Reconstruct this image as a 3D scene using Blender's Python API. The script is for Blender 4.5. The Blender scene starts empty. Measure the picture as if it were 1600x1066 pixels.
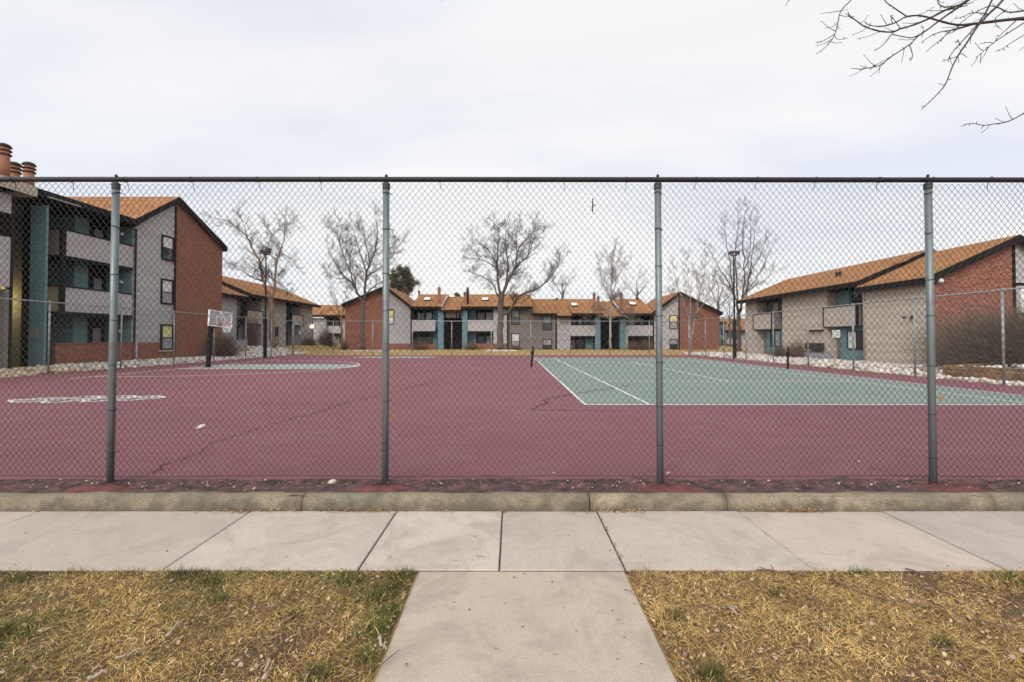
import bpy, math, random
import numpy as np
from mathutils import Vector, Matrix, noise
R = math.radians
random.seed(7)
rng = np.random.default_rng(11)
scene = bpy.context.scene
COL = scene.collection

# ------------------------------------------------------------------ camera
PITCH = R(1.2); CAMZ = 1.42; FPX = 750.0; SHIFT = -0.01294
cam_d = bpy.data.cameras.new('camera'); cam = bpy.data.objects.new('camera', cam_d); COL.objects.link(cam)
cam.location = (0, 0, CAMZ); cam.rotation_euler = (R(90) + PITCH, 0, 0)
cam_d.sensor_width = 36.0; cam_d.lens = FPX / 1600 * 36.0; cam_d.shift_y = SHIFT
cam_d.clip_start = 0.05; cam_d.clip_end = 3000
scene.camera = cam
# ------------------------------------------------------------------ sky
SUN_EL, SUN_AZ = R(30), R(207)          # behind the photographer, a little to the left
W = bpy.data.worlds.new('World'); scene.world = W; W.use_nodes = True
nt = W.node_tree; nt.nodes.clear()
def wn(t, **k):
    n = nt.nodes.new(t)
    for a, b in k.items(): setattr(n, a, b)
    return n
sky = wn('ShaderNodeTexSky', sky_type='NISHITA', sun_disc=False, sun_elevation=SUN_EL, sun_rotation=SUN_AZ)
tc = wn('ShaderNodeTexCoord'); sep = wn('ShaderNodeSeparateXYZ')
nt.links.new(tc.outputs['Generated'], sep.inputs[0])
mx = wn('ShaderNodeMath', operation='MAXIMUM'); mx.inputs[1].default_value = 0.0
nt.links.new(sep.outputs['Z'], mx.inputs[0])
ad = wn('ShaderNodeMath', operation='ADD'); ad.inputs[1].default_value = 0.22
nt.links.new(mx.outputs[0], ad.inputs[0])
dv = wn('ShaderNodeVectorMath', operation='DIVIDE')
cmb = wn('ShaderNodeCombineXYZ')
for i in range(3): nt.links.new(ad.outputs[0], cmb.inputs[i])
nt.links.new(tc.outputs['Generated'], dv.inputs[0]); nt.links.new(cmb.outputs[0], dv.inputs[1])
nz = wn('ShaderNodeTexNoise'); nz.inputs['Scale'].default_value = 0.75; nz.inputs['Detail'].default_value = 5; nz.inputs['Roughness'].default_value = 0.5
mp = wn('ShaderNodeMapping'); mp.inputs['Scale'].default_value = (0.8, 1.7, 1); mp.inputs['Rotation'].default_value = (0, 0, 0.35)
nt.links.new(dv.outputs[0], mp.inputs[0]); nt.links.new(mp.outputs[0], nz.inputs['Vector'])
cr = wn('ShaderNodeValToRGB')
e = cr.color_ramp.elements
e[0].position = 0.41; e[0].color = (0.745, 0.78, 0.855, 1)
e[1].position = 0.58; e[1].color = (0.895, 0.895, 0.905, 1)
nt.links.new(nz.outputs['Fac'], cr.inputs[0])
# overcast: brightest low over the houses and again high overhead
er = wn('ShaderNodeValToRGB')
e = er.color_ramp.elements
e[0].position = 0.0; e[0].color = (1.09, 1.075, 1.03, 1)
e[1].position = 1.0; e[1].color = (1.15, 1.15, 1.15, 1)
for p, c in ((0.10, (1.10, 1.085, 1.05, 1)), (0.26, (1.0, 1.0, 1.0, 1)), (0.52, (0.965, 0.965, 0.97, 1))):
    x = e.new(p); x.color = c
nt.links.new(mx.outputs[0], er.inputs[0])
ml = wn('ShaderNodeMix', data_type='RGBA', blend_type='MULTIPLY'); ml.inputs[0].default_value = 1
nt.links.new(cr.outputs[0], ml.inputs[6]); nt.links.new(er.outputs[0], ml.inputs[7])
# the thin cloud is brighter round the veiled sun, behind the photographer
dt = wn('ShaderNodeVectorMath', operation='DOT_PRODUCT')
dt.inputs[1].default_value = (math.sin(SUN_AZ) * math.cos(SUN_EL), math.cos(SUN_AZ) * math.cos(SUN_EL), math.sin(SUN_EL))
nt.links.new(tc.outputs['Generated'], dt.inputs[0])
gl = wn('ShaderNodeMapRange', interpolation_type='SMOOTHSTEP'); gl.inputs['From Min'].default_value = -0.05; gl.inputs['From Max'].default_value = 1.0
gl.inputs['To Min'].default_value = 1.0; gl.inputs['To Max'].default_value = 2.3
nt.links.new(dt.outputs['Value'], gl.inputs['Value'])
ml2 = wn('ShaderNodeVectorMath', operation='SCALE'); nt.links.new(ml.outputs[2], ml2.inputs[0]); nt.links.new(gl.outputs[0], ml2.inputs['Scale'])
b1 = wn('ShaderNodeBackground'); b1.inputs['Strength'].default_value = 0.1
b2 = wn('ShaderNodeBackground'); b2.inputs['Strength'].default_value = 1.0
nt.links.new(sky.outputs[0], b1.inputs[0]); nt.links.new(ml2.outputs[0], b2.inputs[0])
mxs = wn('ShaderNodeMixShader'); mxs.inputs[0].default_value = 0.96
nt.links.new(b1.outputs[0], mxs.inputs[1]); nt.links.new(b2.outputs[0], mxs.inputs[2])
wo = wn('ShaderNodeOutputWorld'); nt.links.new(mxs.outputs[0], wo.inputs[0])
# ------------------------------------------------------------------ sun
sd = bpy.data.lights.new('sun', 'SUN'); sd.energy = 1.5; sd.angle = R(14); sd.color = (1.0, 0.93, 0.84)
so = bpy.data.objects.new('sun', sd); COL.objects.link(so)
sdir = Vector((math.sin(SUN_AZ) * math.cos(SUN_EL), math.cos(SUN_AZ) * math.cos(SUN_EL), math.sin(SUN_EL)))
so.rotation_euler = (-sdir).to_track_quat('-Z', 'Y').to_euler(); so.location = (-20, -30, 40)
vs = scene.view_settings
vs.view_transform = 'Standard'; vs.look = 'None'; vs.exposure = 0.13; vs.gamma = 1.0; vs.use_curve_mapping = False
scene.cycles.max_bounces = 6; scene.cycles.diffuse_bounces = 3; scene.cycles.glossy_bounces = 3
scene.cycles.transparent_max_bounces = 12

# ------------------------------------------------------------------ photograph geometry: where a sight line meets a depth or a level
CP, SP = math.cos(PITCH), math.sin(PITCH); VC = 533 + 1600 * SHIFT
def ray(px, py):
    u = (px - 800) / FPX; v = (VC - py) / FPX
    return Vector((u, CP - v * SP, SP + v * CP))
def P(px, py, Y):
    d = ray(px, py); return Vector((0, 0, CAMZ)) + d * (Y / d.y)
def G(px, py, z=0.0):
    d = ray(px, py); return Vector((0, 0, CAMZ)) + d * ((z - CAMZ) / d.z)

# ------------------------------------------------------------------ node materials
class NT:
    def __init__(s, name):
        s.m = bpy.data.materials.new(name); s.m.use_nodes = True
        s.t = s.m.node_tree; s.b = s.t.nodes['Principled BSDF']
    def n(s, t, **k):
        x = s.t.nodes.new(t)
        for a, b in k.items(): setattr(x, a, b)
        return x
    def l(s, a, b): s.t.links.new(a, b)
    def coord(s, kind='Object'): return s.n('ShaderNodeTexCoord').outputs[kind]
    def noise(s, vec, scale, detail=4, rough=0.55, dist=0.0):
        x = s.n('ShaderNodeTexNoise'); x.inputs['Scale'].default_value = scale
        x.inputs['Detail'].default_value = detail; x.inputs['Roughness'].default_value = rough
        x.inputs['Distortion'].default_value = dist
        s.l(vec, x.inputs['Vector']); return x.outputs['Fac']
    def ramp(s, fac, stops):
        x = s.n('ShaderNodeValToRGB'); e = x.color_ramp.elements
        while len(e) < len(stops): e.new(0.5)
        for el, (p, c) in zip(e, stops):
            el.position = p; el.color = (*c, 1) if len(c) == 3 else c
        s.l(fac, x.inputs[0]); return x.outputs[0]
    def mix(s, fac, a, b, mode='MIX'):
        x = s.n('ShaderNodeMix', data_type='RGBA', blend_type=mode)
        for sock, v in ((x.inputs[0], fac), (x.inputs[6], a), (x.inputs[7], b)):
            if hasattr(v, 'is_linked') or hasattr(v, 'links'): s.l(v, sock)
            elif isinstance(v, (int, float)): sock.default_value = v
            else: sock.default_value = (*v, 1)
        return x.outputs[2]
    def math(s, op, a, b=None):
        x = s.n('ShaderNodeMath', operation=op)
        for i, v in enumerate((a, b)):
            if v is None: continue
            if isinstance(v, (int, float)): x.inputs[i].default_value = v
            else: s.l(v, x.inputs[i])
        return x.outputs[0]
    def bump(s, h, strength, dist):
        x = s.n('ShaderNodeBump'); x.inputs['Strength'].default_value = strength; x.inputs['Distance'].default_value = dist
        s.l(h, x.inputs['Height']); s.l(x.outputs[0], s.b.inputs['Normal']); return x
    def color(s, c):
        if isinstance(c, tuple): s.b.inputs['Base Color'].default_value = (*c, 1)
        else: s.l(c, s.b.inputs['Base Color'])
    def rough(s, r): s.b.inputs['Roughness'].default_value = r

def basic(name, c1, c2=None, scale=3.0, rough=0.8, bump=0.0, bdist=0.01, detail=5, metal=0.0, spec=0.2, bscale=None):
    m = NT(name); v = m.coord()
    if c2 is None: c2 = tuple(x * 0.82 for x in c1)
    n1 = m.noise(v, scale, detail)
    m.color(m.ramp(n1, [(0.3, c1), (0.7, c2)]))
    m.rough(rough); m.b.inputs['Metallic'].default_value = metal
    m.b.inputs['Specular IOR Level'].default_value = spec
    if bump: m.bump(m.noise(v, bscale or scale * 4, 4), bump, bdist)
    return m.m

def siding(name, c, lap=0.19, var=0.12):
    m = NT(name); v = m.coord(); sp = m.n('ShaderNodeSeparateXYZ'); m.l(v, sp.inputs[0])
    z = m.math('DIVIDE', sp.outputs['Z'], lap); fr = m.math('FRACT', z); row = m.math('FLOOR', z)
    cmb = m.n('ShaderNodeCombineXYZ')
    xy = m.math('ADD', sp.outputs['X'], sp.outputs['Y'])
    bd = m.math('FLOOR', m.math('ADD', m.math('DIVIDE', xy, 3.4), m.math('MULTIPLY', row, 0.37)))
    m.l(row, cmb.inputs[0]); m.l(bd, cmb.inputs[1])
    wn_ = m.n('ShaderNodeTexWhiteNoise', noise_dimensions='3D'); m.l(cmb.outputs[0], wn_.inputs['Vector'])
    base = m.mix(wn_.outputs['Value'], tuple(x * (1 - var) for x in c), tuple(x * (1 + var * .6) for x in c))
    st = m.noise(v, 0.6, 5); 
    col = m.mix(m.math('MULTIPLY', st, 0.35), base, tuple(x * 0.72 for x in (c[0] * 1.05, c[1], c[2] * .92)))
    m.color(col); m.rough(0.75)
    h = m.math('POWER', m.math('SUBTRACT', 1.0, fr), 0.6)
    h2 = m.math('ADD', h, m.math('MULTIPLY', m.math('LESS_THAN', fr, 0.1), -1.0))
    m.bump(h2, 1.0, 0.035); m.b.inputs['Specular IOR Level'].default_value = 0.15
    return m.m

def brick(name, c1, c2, mortar, bw=0.22, bh=0.075):
    m = NT(name); v = m.coord(); sp = m.n('ShaderNodeSeparateXYZ'); m.l(v, sp.inputs[0])
    cmb = m.n('ShaderNodeCombineXYZ')
    m.l(m.math('ADD', sp.outputs['X'], sp.outputs['Y']), cmb.inputs[0]); m.l(sp.outputs['Z'], cmb.inputs[1])
    b = m.n('ShaderNodeTexBrick'); m.l(cmb.outputs[0], b.inputs['Vector'])
    b.inputs['Scale'].default_value = 1; b.inputs['Brick Width'].default_value = bw; b.inputs['Row Height'].default_value = bh
    b.inputs['Mortar Size'].default_value = 0.009; b.inputs['Mortar Smooth'].default_value = 0.2; b.inputs['Bias'].default_value = 0.0
    b.inputs['Color1'].default_value = (*c1, 1); b.inputs['Color2'].default_value = (*c2, 1); b.inputs['Mortar'].default_value = (*mortar, 1)
    n1 = m.noise(v, 2.2, 5); n2 = m.noise(v, 11, 3)
    c = m.mix(m.math('MULTIPLY', n1, 0.45), b.outputs['Color'], tuple(x * 0.6 for x in c1))
    c = m.mix(m.ramp(n2, [(0.5, (0, 0, 0)), (0.68, (0.65, 0.65, 0.65))]), c, tuple(x * 0.42 for x in c2))
    m.color(c); m.rough(0.9)
    m.bump(m.math('SUBTRACT', 1.0, b.outputs['Fac']), 0.6, 0.008); m.b.inputs['Specular IOR Level'].default_value = 0.12
    return m.m

def shingle(name, c1, c2, swap=False):
    m = NT(name); v = m.coord(); sp = m.n('ShaderNodeSeparateXYZ'); m.l(v, sp.inputs[0])
    cmb = m.n('ShaderNodeCombineXYZ')
    m.l(sp.outputs['Y' if swap else 'X'], cmb.inputs[0]); m.l(sp.outputs['X' if swap else 'Y'], cmb.inputs[1])
    b = m.n('ShaderNodeTexBrick'); m.l(cmb.outputs[0], b.inputs['Vector'])
    b.inputs['Scale'].default_value = 1; b.inputs['Brick Width'].default_value = 0.40; b.inputs['Row Height'].default_value = 0.27
    b.inputs['Mortar Size'].default_value = 0.022; b.inputs['Mortar Smooth'].default_value = 0.3; b.inputs['Bias'].default_value = -0.1
    b.inputs['Color1'].default_value = (*c1, 1); b.inputs['Color2'].default_value = (*c2, 1)
    b.inputs['Mortar'].default_value = tuple(x * 0.45 for x in c2) + (1,)
    n1 = m.noise(v, 0.9, 5)
    n9 = m.noise(v, 3.5, 5, .7)
    c = m.mix(m.ramp(n9, [(0.45, (0, 0, 0)), (0.7, (0.7, 0.7, 0.7))]), b.outputs['Color'], tuple(x * .55 for x in c2))
    c = m.mix(m.ramp(n1, [(0.35, (0, 0, 0)), (0.75, (0.6, 0.6, 0.6))]), c, tuple(x * .72 for x in (c2[0], c2[1] * .92, c2[2] * 0.9)))
    m.color(c); m.rough(0.92)
    m.bump(m.math('SUBTRACT', 1.0, b.outputs['Fac']), 0.8, 0.02); m.b.inputs['Specular IOR Level'].default_value = 0.1
    return m.m

MAT = {}
MAT['siding'] = siding('grey_siding', (0.37, 0.35, 0.35))
MAT['siding_warm'] = siding('beige_grey_siding', (0.45, 0.385, 0.32))
MAT['siding_brown'] = siding('brown_grey_siding', (0.20, 0.18, 0.165))
MAT['teal'] = siding('teal_siding', (0.125, 0.215, 0.225))
MAT['teal_blue'] = siding('blue_teal_siding', (0.135, 0.215, 0.255))
MAT['panel'] = basic('parapet_stucco', (0.41, 0.385, 0.385), (0.35, 0.325, 0.325), 1.5, 0.85, 0.2, 0.004, bscale=40)
MAT['panel_warm'] = basic('parapet_stucco_warm', (0.46, 0.40, 0.345), (0.40, 0.345, 0.295), 1.5, 0.85, 0.2, 0.004, bscale=40)
MAT['brick'] = brick('red_brick', (0.33, 0.128, 0.082), (0.18, 0.064, 0.046), (0.32, 0.22, 0.17), 0.26, 0.095)
MAT['roof'] = shingle('orange_shingle', (0.43, 0.215, 0.092), (0.30, 0.147, 0.066))
MAT['roof_s'] = shingle('orange_shingle_turned', (0.43, 0.215, 0.092), (0.30, 0.147, 0.066), True)
MAT['trim'] = basic('dark_brown_trim', (0.016, 0.014, 0.014), (0.010, 0.009, 0.010), 2, 0.7, spec=.1)
MAT['dark'] = basic('recess_shade_dark', (0.022, 0.020, 0.022), (0.013, 0.012, 0.013), 1, 0.9, spec=.05)  # near-black: the shade inside balcony and stair recesses is put into the colour
MAT['glass'] = basic('window_glass', (0.022, 0.026, 0.03), (0.03, 0.036, 0.04), 0.7, 0.08, spec=.5)
MAT['glassblue'] = basic('bluish_window_glass', (0.05, 0.085, 0.12), (0.03, 0.05, 0.075), 1.5, 0.1)
MAT['blind'] = basic('white_blind', (0.62, 0.62, 0.6), (0.5, 0.5, 0.49), 3, 0.7)
MAT['blindgrey'] = basic('grey_blind', (0.30, 0.31, 0.31), (0.22, 0.23, 0.235), 3, 0.7)
MAT['blindyellow'] = basic('yellowed_blind', (0.62, 0.56, 0.27), (0.55, 0.5, 0.25), 3, 0.7)
MAT['terracotta'] = basic('terracotta_paint', (0.34, 0.145, 0.088), (0.25, 0.10, 0.062), 2.5, 0.7)
MAT['galv'] = None
MAT['white'] = basic('white_paint', (0.74, 0.74, 0.72), (0.62, 0.62, 0.6), 4, 0.6)
MAT['black'] = basic('black_steel', (0.010, 0.010, 0.011), (0.016, 0.015, 0.015), 6, 0.6, spec=.15)
MAT['concretewall'] = basic('grey_concrete_wall', (0.30, 0.30, 0.31), (0.25, 0.25, 0.26), 1.5, 0.85)
MAT['timber'] = basic('weathered_timber', (0.27, 0.165, 0.095), (0.10, 0.062, 0.04), 4, 0.9, 0.8, 0.02)
MAT['vent'] = basic('vent_metal', (0.05, 0.045, 0.045), (0.035, 0.03, 0.03), 4, 0.6)

def emis(name, c, s):
    m = NT(name); m.color(c); m.b.inputs['Emission Color'].default_value = (*c, 1); m.b.inputs['Emission Strength'].default_value = s
    return m.m
MAT['lampglow'] = emis('lit_globe', (1.0, 0.86, 0.55), 1.6)

def galv(name, c1, c2, metal=0.35):
    m = NT(name); v = m.coord()
    mpn = m.n('ShaderNodeMapping'); mpn.inputs['Scale'].default_value = (30, 30, 1.2); m.l(v, mpn.inputs[0])
    n1 = m.noise(mpn.outputs[0], 1.0, 5); n2 = m.noise(v, 9, 4)
    c = m.ramp(n1, [(0.3, c1), (0.7, c2)])
    c = m.mix(m.ramp(n2, [(0.55, (0, 0, 0)), (0.7, (0.6, 0.6, 0.6))]), c, (0.09, 0.07, 0.058)); n8 = m.noise(mpn.outputs[0], 2.3, 6, .7); c = m.mix(m.ramp(n8, [(0.55, (0, 0, 0)), (0.7, (0.5, 0.5, 0.5))]), c, tuple(x * 1.7 for x in c1))
    m.color(c); m.rough(0.42); m.b.inputs['Metallic'].default_value = metal
    return m.m
MAT['galv'] = galv('galvanised_steel', (0.165, 0.195, 0.195), (0.105, 0.13, 0.138))
MAT['galv_far'] = galv('dull_galvanised_steel', (0.30, 0.31, 0.31), (0.22, 0.23, 0.235))
MAT['wire'] = basic('dull_fence_wire', (0.05, 0.05, 0.049), (0.035, 0.035, 0.035), 6, 0.4, metal=0.5)
MAT['wire_far'] = basic('grey_fence_wire', (0.15, 0.145, 0.14), (0.11, 0.105, 0.105), 6, 0.5, metal=0.3)
MAT['rail'] = basic('black_vinyl_rail', (0.012, 0.013, 0.015), (0.022, 0.022, 0.024), 5, 0.4)

# ------------------------------------------------------------------ mesh helpers
def link(name, me, parent=None):
    o = bpy.data.objects.new(name, me); COL.objects.link(o)
    if parent is not None: o.parent = parent
    return o
def tag(o, label=None, cat=None, group=None, kind=None):
    if label: o['label'] = label
    if cat: o['category'] = cat
    if group: o['group'] = group
    if kind: o['kind'] = kind
    return o
def thing(name, label, cat, loc=(0, 0, 0), rz=0.0, group=None):
    o = link(name, None); o.location = loc; o.rotation_euler = (0, 0, rz); o.empty_display_size = 0.3
    return tag(o, label, cat, group)
def dup(src, parent=None):
    c = src.copy(); COL.objects.link(c)
    if parent is not None: c.parent = parent
    for ch in src.children: dup(ch, c)
    return c

class MB:
    def __init__(s): s.v = []; s.f = []
    def add(s, vs, fs):
        k = len(s.v); s.v += [tuple(v) for v in vs]; s.f += [tuple(i + k for i in f) for f in fs]; return s
    def box(s, x0, x1, y0, y1, z0, z1):
        if x0 > x1: x0, x1 = x1, x0
        if y0 > y1: y0, y1 = y1, y0
        if z0 > z1: z0, z1 = z1, z0
        return s.add([(x0,y0,z0),(x1,y0,z0),(x1,y1,z0),(x0,y1,z0),(x0,y0,z1),(x1,y0,z1),(x1,y1,z1),(x0,y1,z1)],
                     [(0,3,2,1),(4,5,6,7),(0,1,5,4),(1,2,6,5),(2,3,7,6),(3,0,4,7)])
    def prism_y(s, pts, y0, y1):            # polygon in x,z extruded along y
        n = len(pts)
        vs = [(x, y0, z) for x, z in pts] + [(x, y1, z) for x, z in pts]
        return s.add(vs, [tuple(range(n)), tuple(reversed(range(n, 2 * n)))] + [(i, i + n, (i + 1) % n + n, (i + 1) % n) for i in range(n)])
    def prism_x(s, pts, x0, x1):            # polygon in y,z extruded along x
        n = len(pts)
        vs = [(x0, y, z) for y, z in pts] + [(x1, y, z) for y, z in pts]
        return s.add(vs, [tuple(range(n)), tuple(reversed(range(n, 2 * n)))] + [(i, i + n, (i + 1) % n + n, (i + 1) % n) for i in range(n)])
    def tube(s, pts, radii, sides=6, cap=True):
        pts = [Vector(p) for p in pts]; n = len(pts); vs = []; ref = None
        for i, p in enumerate(pts):
            t = (pts[min(i + 1, n - 1)] - pts[max(i - 1, 0)])
            if t.length < 1e-9: t = Vector((0, 0, 1))
            t.normalize()
            if ref is None: ref = t.orthogonal()
            a = ref - t * ref.dot(t)
            if a.length < 1e-6: a = t.orthogonal()
            a.normalize(); ref = a; b = t.cross(a); r = radii[i] if hasattr(radii, '__len__') else radii
            for k in range(sides):
                w = 2 * math.pi * k / sides
                vs.append(p + (a * math.cos(w) + b * math.sin(w)) * r)
        fs = []
        for i in range(n - 1):
            for k in range(sides):
                fs.append((i*sides+k, i*sides+(k+1) % sides, (i+1)*sides+(k+1) % sides, (i+1)*sides+k))
        if cap: fs.append(tuple(reversed(range(sides)))); fs.append(tuple(range((n-1)*sides, n*sides)))
        return s.add(vs, fs)
    def lathe(s, prof, cx=0, cy=0, sides=16):     # (r, z) pairs round the z axis
        pts = [(cx, cy, z) for r, z in prof]; n = len(prof); vs = []
        for r, z in prof:
            for k in range(sides):
                w = 2 * math.pi * k / sides; vs.append((cx + r * math.cos(w), cy + r * math.sin(w), z))
        fs = [(i*sides+k, i*sides+(k+1) % sides, (i+1)*sides+(k+1) % sides, (i+1)*sides+k) for i in range(n-1) for k in range(sides)]
        fs.append(tuple(reversed(range(sides)))); fs.append(tuple(range((n-1)*sides, n*sides)))
        return s.add(vs, fs)
    def build(s, name, mat, parent=None, smooth=False):
        me = bpy.data.meshes.new(name); me.from_pydata(s.v, [], s.f); me.update()
        me.materials.append(mat)
        if smooth: me.polygons.foreach_set('use_smooth', [True] * len(me.polygons))
        return link(name, me, parent)

def np_mesh(name, verts, faces_list, mat, parent=None, cols=None, smooth=False):
    """verts (n,3); faces_list: list of (m,k) int arrays with equal k each; cols per vertex rgb"""
    me = bpy.data.meshes.new(name)
    me.vertices.add(len(verts)); me.vertices.foreach_set('co', np.asarray(verts, dtype=np.float32).ravel())
    nl = sum(f.size for f in faces_list); nf = sum(len(f) for f in faces_list)
    me.loops.add(nl); me.polygons.add(nf)
    me.loops.foreach_set('vertex_index', np.concatenate([f.ravel() for f in faces_list]).astype(np.int32))
    starts = []; tot = []; k = 0
    for f in faces_list:
        m, w = f.shape
        starts.append(k + np.arange(m) * w); tot.append(np.full(m, w)); k += m * w
    me.polygons.foreach_set('loop_start', np.concatenate(starts).astype(np.int32))
    me.polygons.foreach_set('loop_total', np.concatenate(tot).astype(np.int32))
    if smooth: me.polygons.foreach_set('use_smooth', np.ones(nf, dtype=bool))
    me.update(calc_edges=True); me.validate()
    if cols is not None:
        a = me.color_attributes.new('Col', 'FLOAT_COLOR', 'POINT')
        c = np.ones((len(verts), 4), dtype=np.float32); c[:, :3] = cols
        a.data.foreach_set('color', c.ravel())
    me.materials.append(mat)
    return link(name, me, parent)

def attr_mat(name, rough=0.85, trans=0.0, bump=False):
    m = NT(name); a = m.n('ShaderNodeVertexColor', layer_name='Col')
    c = a.outputs['Color']; n1 = m.noise(m.coord(), 25, 3)
    c = m.mix(m.math('MULTIPLY', n1, 0.4), c, m.mix(1.0, c, (0.62, 0.6, 0.58), 'MULTIPLY'))
    m.color(c); m.rough(rough); m.b.inputs['Specular IOR Level'].default_value = 0.25
    if bump: m.bump(n1, 0.5, 0.02)
    return m.m
def sstep(a, b, x):
    t = np.clip((x - a) / (b - a), 0, 1); return t * t * (3 - 2 * t)
# ================================================================== THE GROUND
def hgt(x, y):
    x = np.asarray(x, float); y = np.asarray(y, float)
    back = 0.15 * sstep(39.9, 45.5, y)
    left = 0.10 * sstep(-18.3, -20.6, x) * np.ones_like(y)
    hill = 0.52 * sstep(-18.4, -22.0, x) * sstep(33.0, 38.5, y)
    right = 0.02 * sstep(14.9, 17, x)
    out = np.maximum(np.maximum(back, left + hill), right)
    incourt = (x > -18.45) & (x < 14.95) & (y > 4.3) & (y < 39.95)
    out = np.where(incourt, -0.06, out)
    front = sstep(4.47, 4.40, y)
    return out * (1 - front) + front * -0.150

def axis(segs):
    a = []
    for lo, hi, st in segs: a += list(np.arange(lo, hi, st))
    return np.array(a + [segs[-1][1]])
xs = axis([(-900, -120, 60), (-120, -40, 10), (-40, -17, 0.5), (-17, 14, 2), (14, 30, 0.5), (30, 120, 10), (120, 900, 60)])
ys = axis([(-300, -30, 30), (-30, 2, 4), (2, 5.2, 0.1), (5.2, 32, 2.0), (32, 60, 0.5), (60, 120, 10), (120, 1500, 60)])
XX, YY = np.meshgrid(xs, ys); ZZ = hgt(XX, YY)
nx, ny = len(xs), len(ys)
idx = np.arange(nx * ny).reshape(ny, nx)
quads = np.stack([idx[:-1, :-1], idx[:-1, 1:], idx[1:, 1:], idx[1:, :-1]], -1).reshape(-1, 4)
m = NT('dormant_lawn'); v = m.coord('Object')
n1 = m.noise(v, 0.45, 6); n2 = m.noise(v, 6, 6, 0.7); n3 = m.noise(v, 70, 4, 0.7)
c = m.ramp(n1, [(0.3, (0.48, 0.31, 0.08)), (0.55, (0.42, 0.28, 0.09)), (0.75, (0.24, 0.19, 0.06))])
c = m.mix(m.ramp(n2, [(0.42, (0, 0, 0)), (0.72, (0.8, 0.8, 0.8))]), c, (0.16, 0.10, 0.055))
c = m.mix(m.ramp(n3, [(0.4, (0, 0, 0)), (0.7, (0.5, 0.5, 0.5))]), c, (0.15, 0.09, 0.04))
m.color(c); m.rough(0.95); m.bump(n3, 0.8, 0.03)
ground = np_mesh('ground', np.stack([XX, YY, ZZ], -1).reshape(-1, 3), [quads], m.m)
tag(ground, kind='structure')

# ---- the red sports court
m = NT('red_court_paint'); v = m.coord('Object')
n1 = m.noise(v, 0.16, 6, 0.6); n2 = m.noise(v, 0.9, 8, 0.7, 0.8); n3 = m.noise(v, 34, 5, 0.75); n4 = m.noise(v, 150, 3, 0.7); n5 = m.noise(v, 3.2, 7, 0.75, 0.3); n6 = m.noise(v, 11, 4, 0.8)
mpc = m.n('ShaderNodeMapping'); mpc.inputs['Scale'].default_value = (.25, 1.6, 1); mpc.inputs['Rotation'].default_value = (0, 0, .5); m.l(v, mpc.inputs[0]); n7 = m.noise(mpc.outputs[0], 1.4, 7, .7)
c = m.ramp(n1, [(0.25, (0.166, 0.060, 0.066)), (0.5, (0.195, 0.073, 0.082)), (0.75, (0.229, 0.089, 0.100))])
c = m.mix(m.ramp(n2, [(0.46, (0, 0, 0)), (0.72, (0.624, 0.568, 0.617))]), c, (0.236, 0.121, 0.124))
c = m.mix(m.ramp(n7, [(0.5, (0, 0, 0)), (0.68, (0.416, 0.379, 0.412))]), c, (0.137, 0.054, 0.060))
c = m.mix(m.ramp(n5, [(0.5, (0, 0, 0)), (0.72, (0.498, 0.455, 0.493))]), c, (0.129, 0.053, 0.054))
c = m.mix(m.ramp(n6, [(0.6, (0, 0, 0)), (0.72, (0.498, 0.455, 0.493))]), c, (0.274, 0.152, 0.152))
c = m.mix(m.ramp(n3, [(0.42, (0, 0, 0)), (0.66, (0.582, 0.530, 0.576))]), c, (0.113, 0.045, 0.048))
c = m.mix(m.ramp(n4, [(0.55, (0, 0, 0)), (0.70, (0.540, 0.493, 0.535))]), c, (0.333, 0.190, 0.197))
m.color(c); m.rough(0.85); m.b.inputs['Specular IOR Level'].default_value = .25; m.bump(m.math('ADD', n4, n3), 0.7, 0.005)
COURT = m.m
CX0, CX1, CY0, CY1 = -18.35, 14.95, 4.80, 39.8
mb = MB().box(CX0, CX1, CY0, CY1, -0.12, 0.0)
tag(mb.build('court', COURT), kind='structure')

def sheet(name, polys, mat, z, kind='structure', parent=None):
    mb = MB()
    for p in polys:
        mb.add([(x, y, z) for x, y in p], [tuple(range(len(p)))])
    o = mb.build(name, mat, parent)
    return tag(o, kind=kind) if parent is None else o
def rect(x0, x1, y0, y1): return [(x0, y0), (x1, y0), (x1, y1), (x0, y1)]
def paint(name, c1, c2, worn, wlo=0.56, whi=0.66):
    m = NT(name); v = m.coord('Object'); n1 = m.noise(v, 0.5, 6); n2 = m.noise(v, 9, 7, 0.7); n3 = m.noise(v, 90, 3)
    c = m.ramp(n1, [(0.3, c1), (0.7, c2)])
    c = m.mix(m.ramp(n2, [(wlo, (0, 0, 0)), (whi, (0.8, 0.8, 0.8))]), c, worn)
    c = m.mix(m.ramp(n3, [(0.55, (0, 0, 0)), (0.75, (0.35, 0.35, 0.35))]), c, tuple(x * .6 for x in c2))
    n5 = m.noise(v, 1.6, 7, 0.7, .5); c = m.mix(m.ramp(n5, [(0.5, (0, 0, 0)), (0.72, (.45, .45, .45))]), c, tuple(x * .68 for x in c1)); m.color(c); m.rough(0.85); m.b.inputs['Specular IOR Level'].default_value = .25; m.bump(n3, 0.4, 0.003); return m.m
GREEN = paint('green_court_paint', (0.155, 0.201, 0.167), (0.190, 0.233, 0.199), (0.225, 0.242, 0.215), .52, .70)
GREENGREY = paint('faded_green_paint', (0.240, 0.288, 0.248), (0.288, 0.320, 0.288), (0.264, 0.240, 0.224))
LINE = paint('white_line_paint', (0.68, 0.68, 0.65), (0.58, 0.575, 0.55), (0.34, 0.30, 0.28), 0.52, 0.68)
FADED = paint('faded_line_paint', (0.68, 0.62, 0.60), (0.58, 0.50, 0.49), (0.36, 0.20, 0.20), 0.55, 0.70)
TX0, TX1, TY0, TY1 = 1.55, 12.52, 10.2, 33.97
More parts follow.
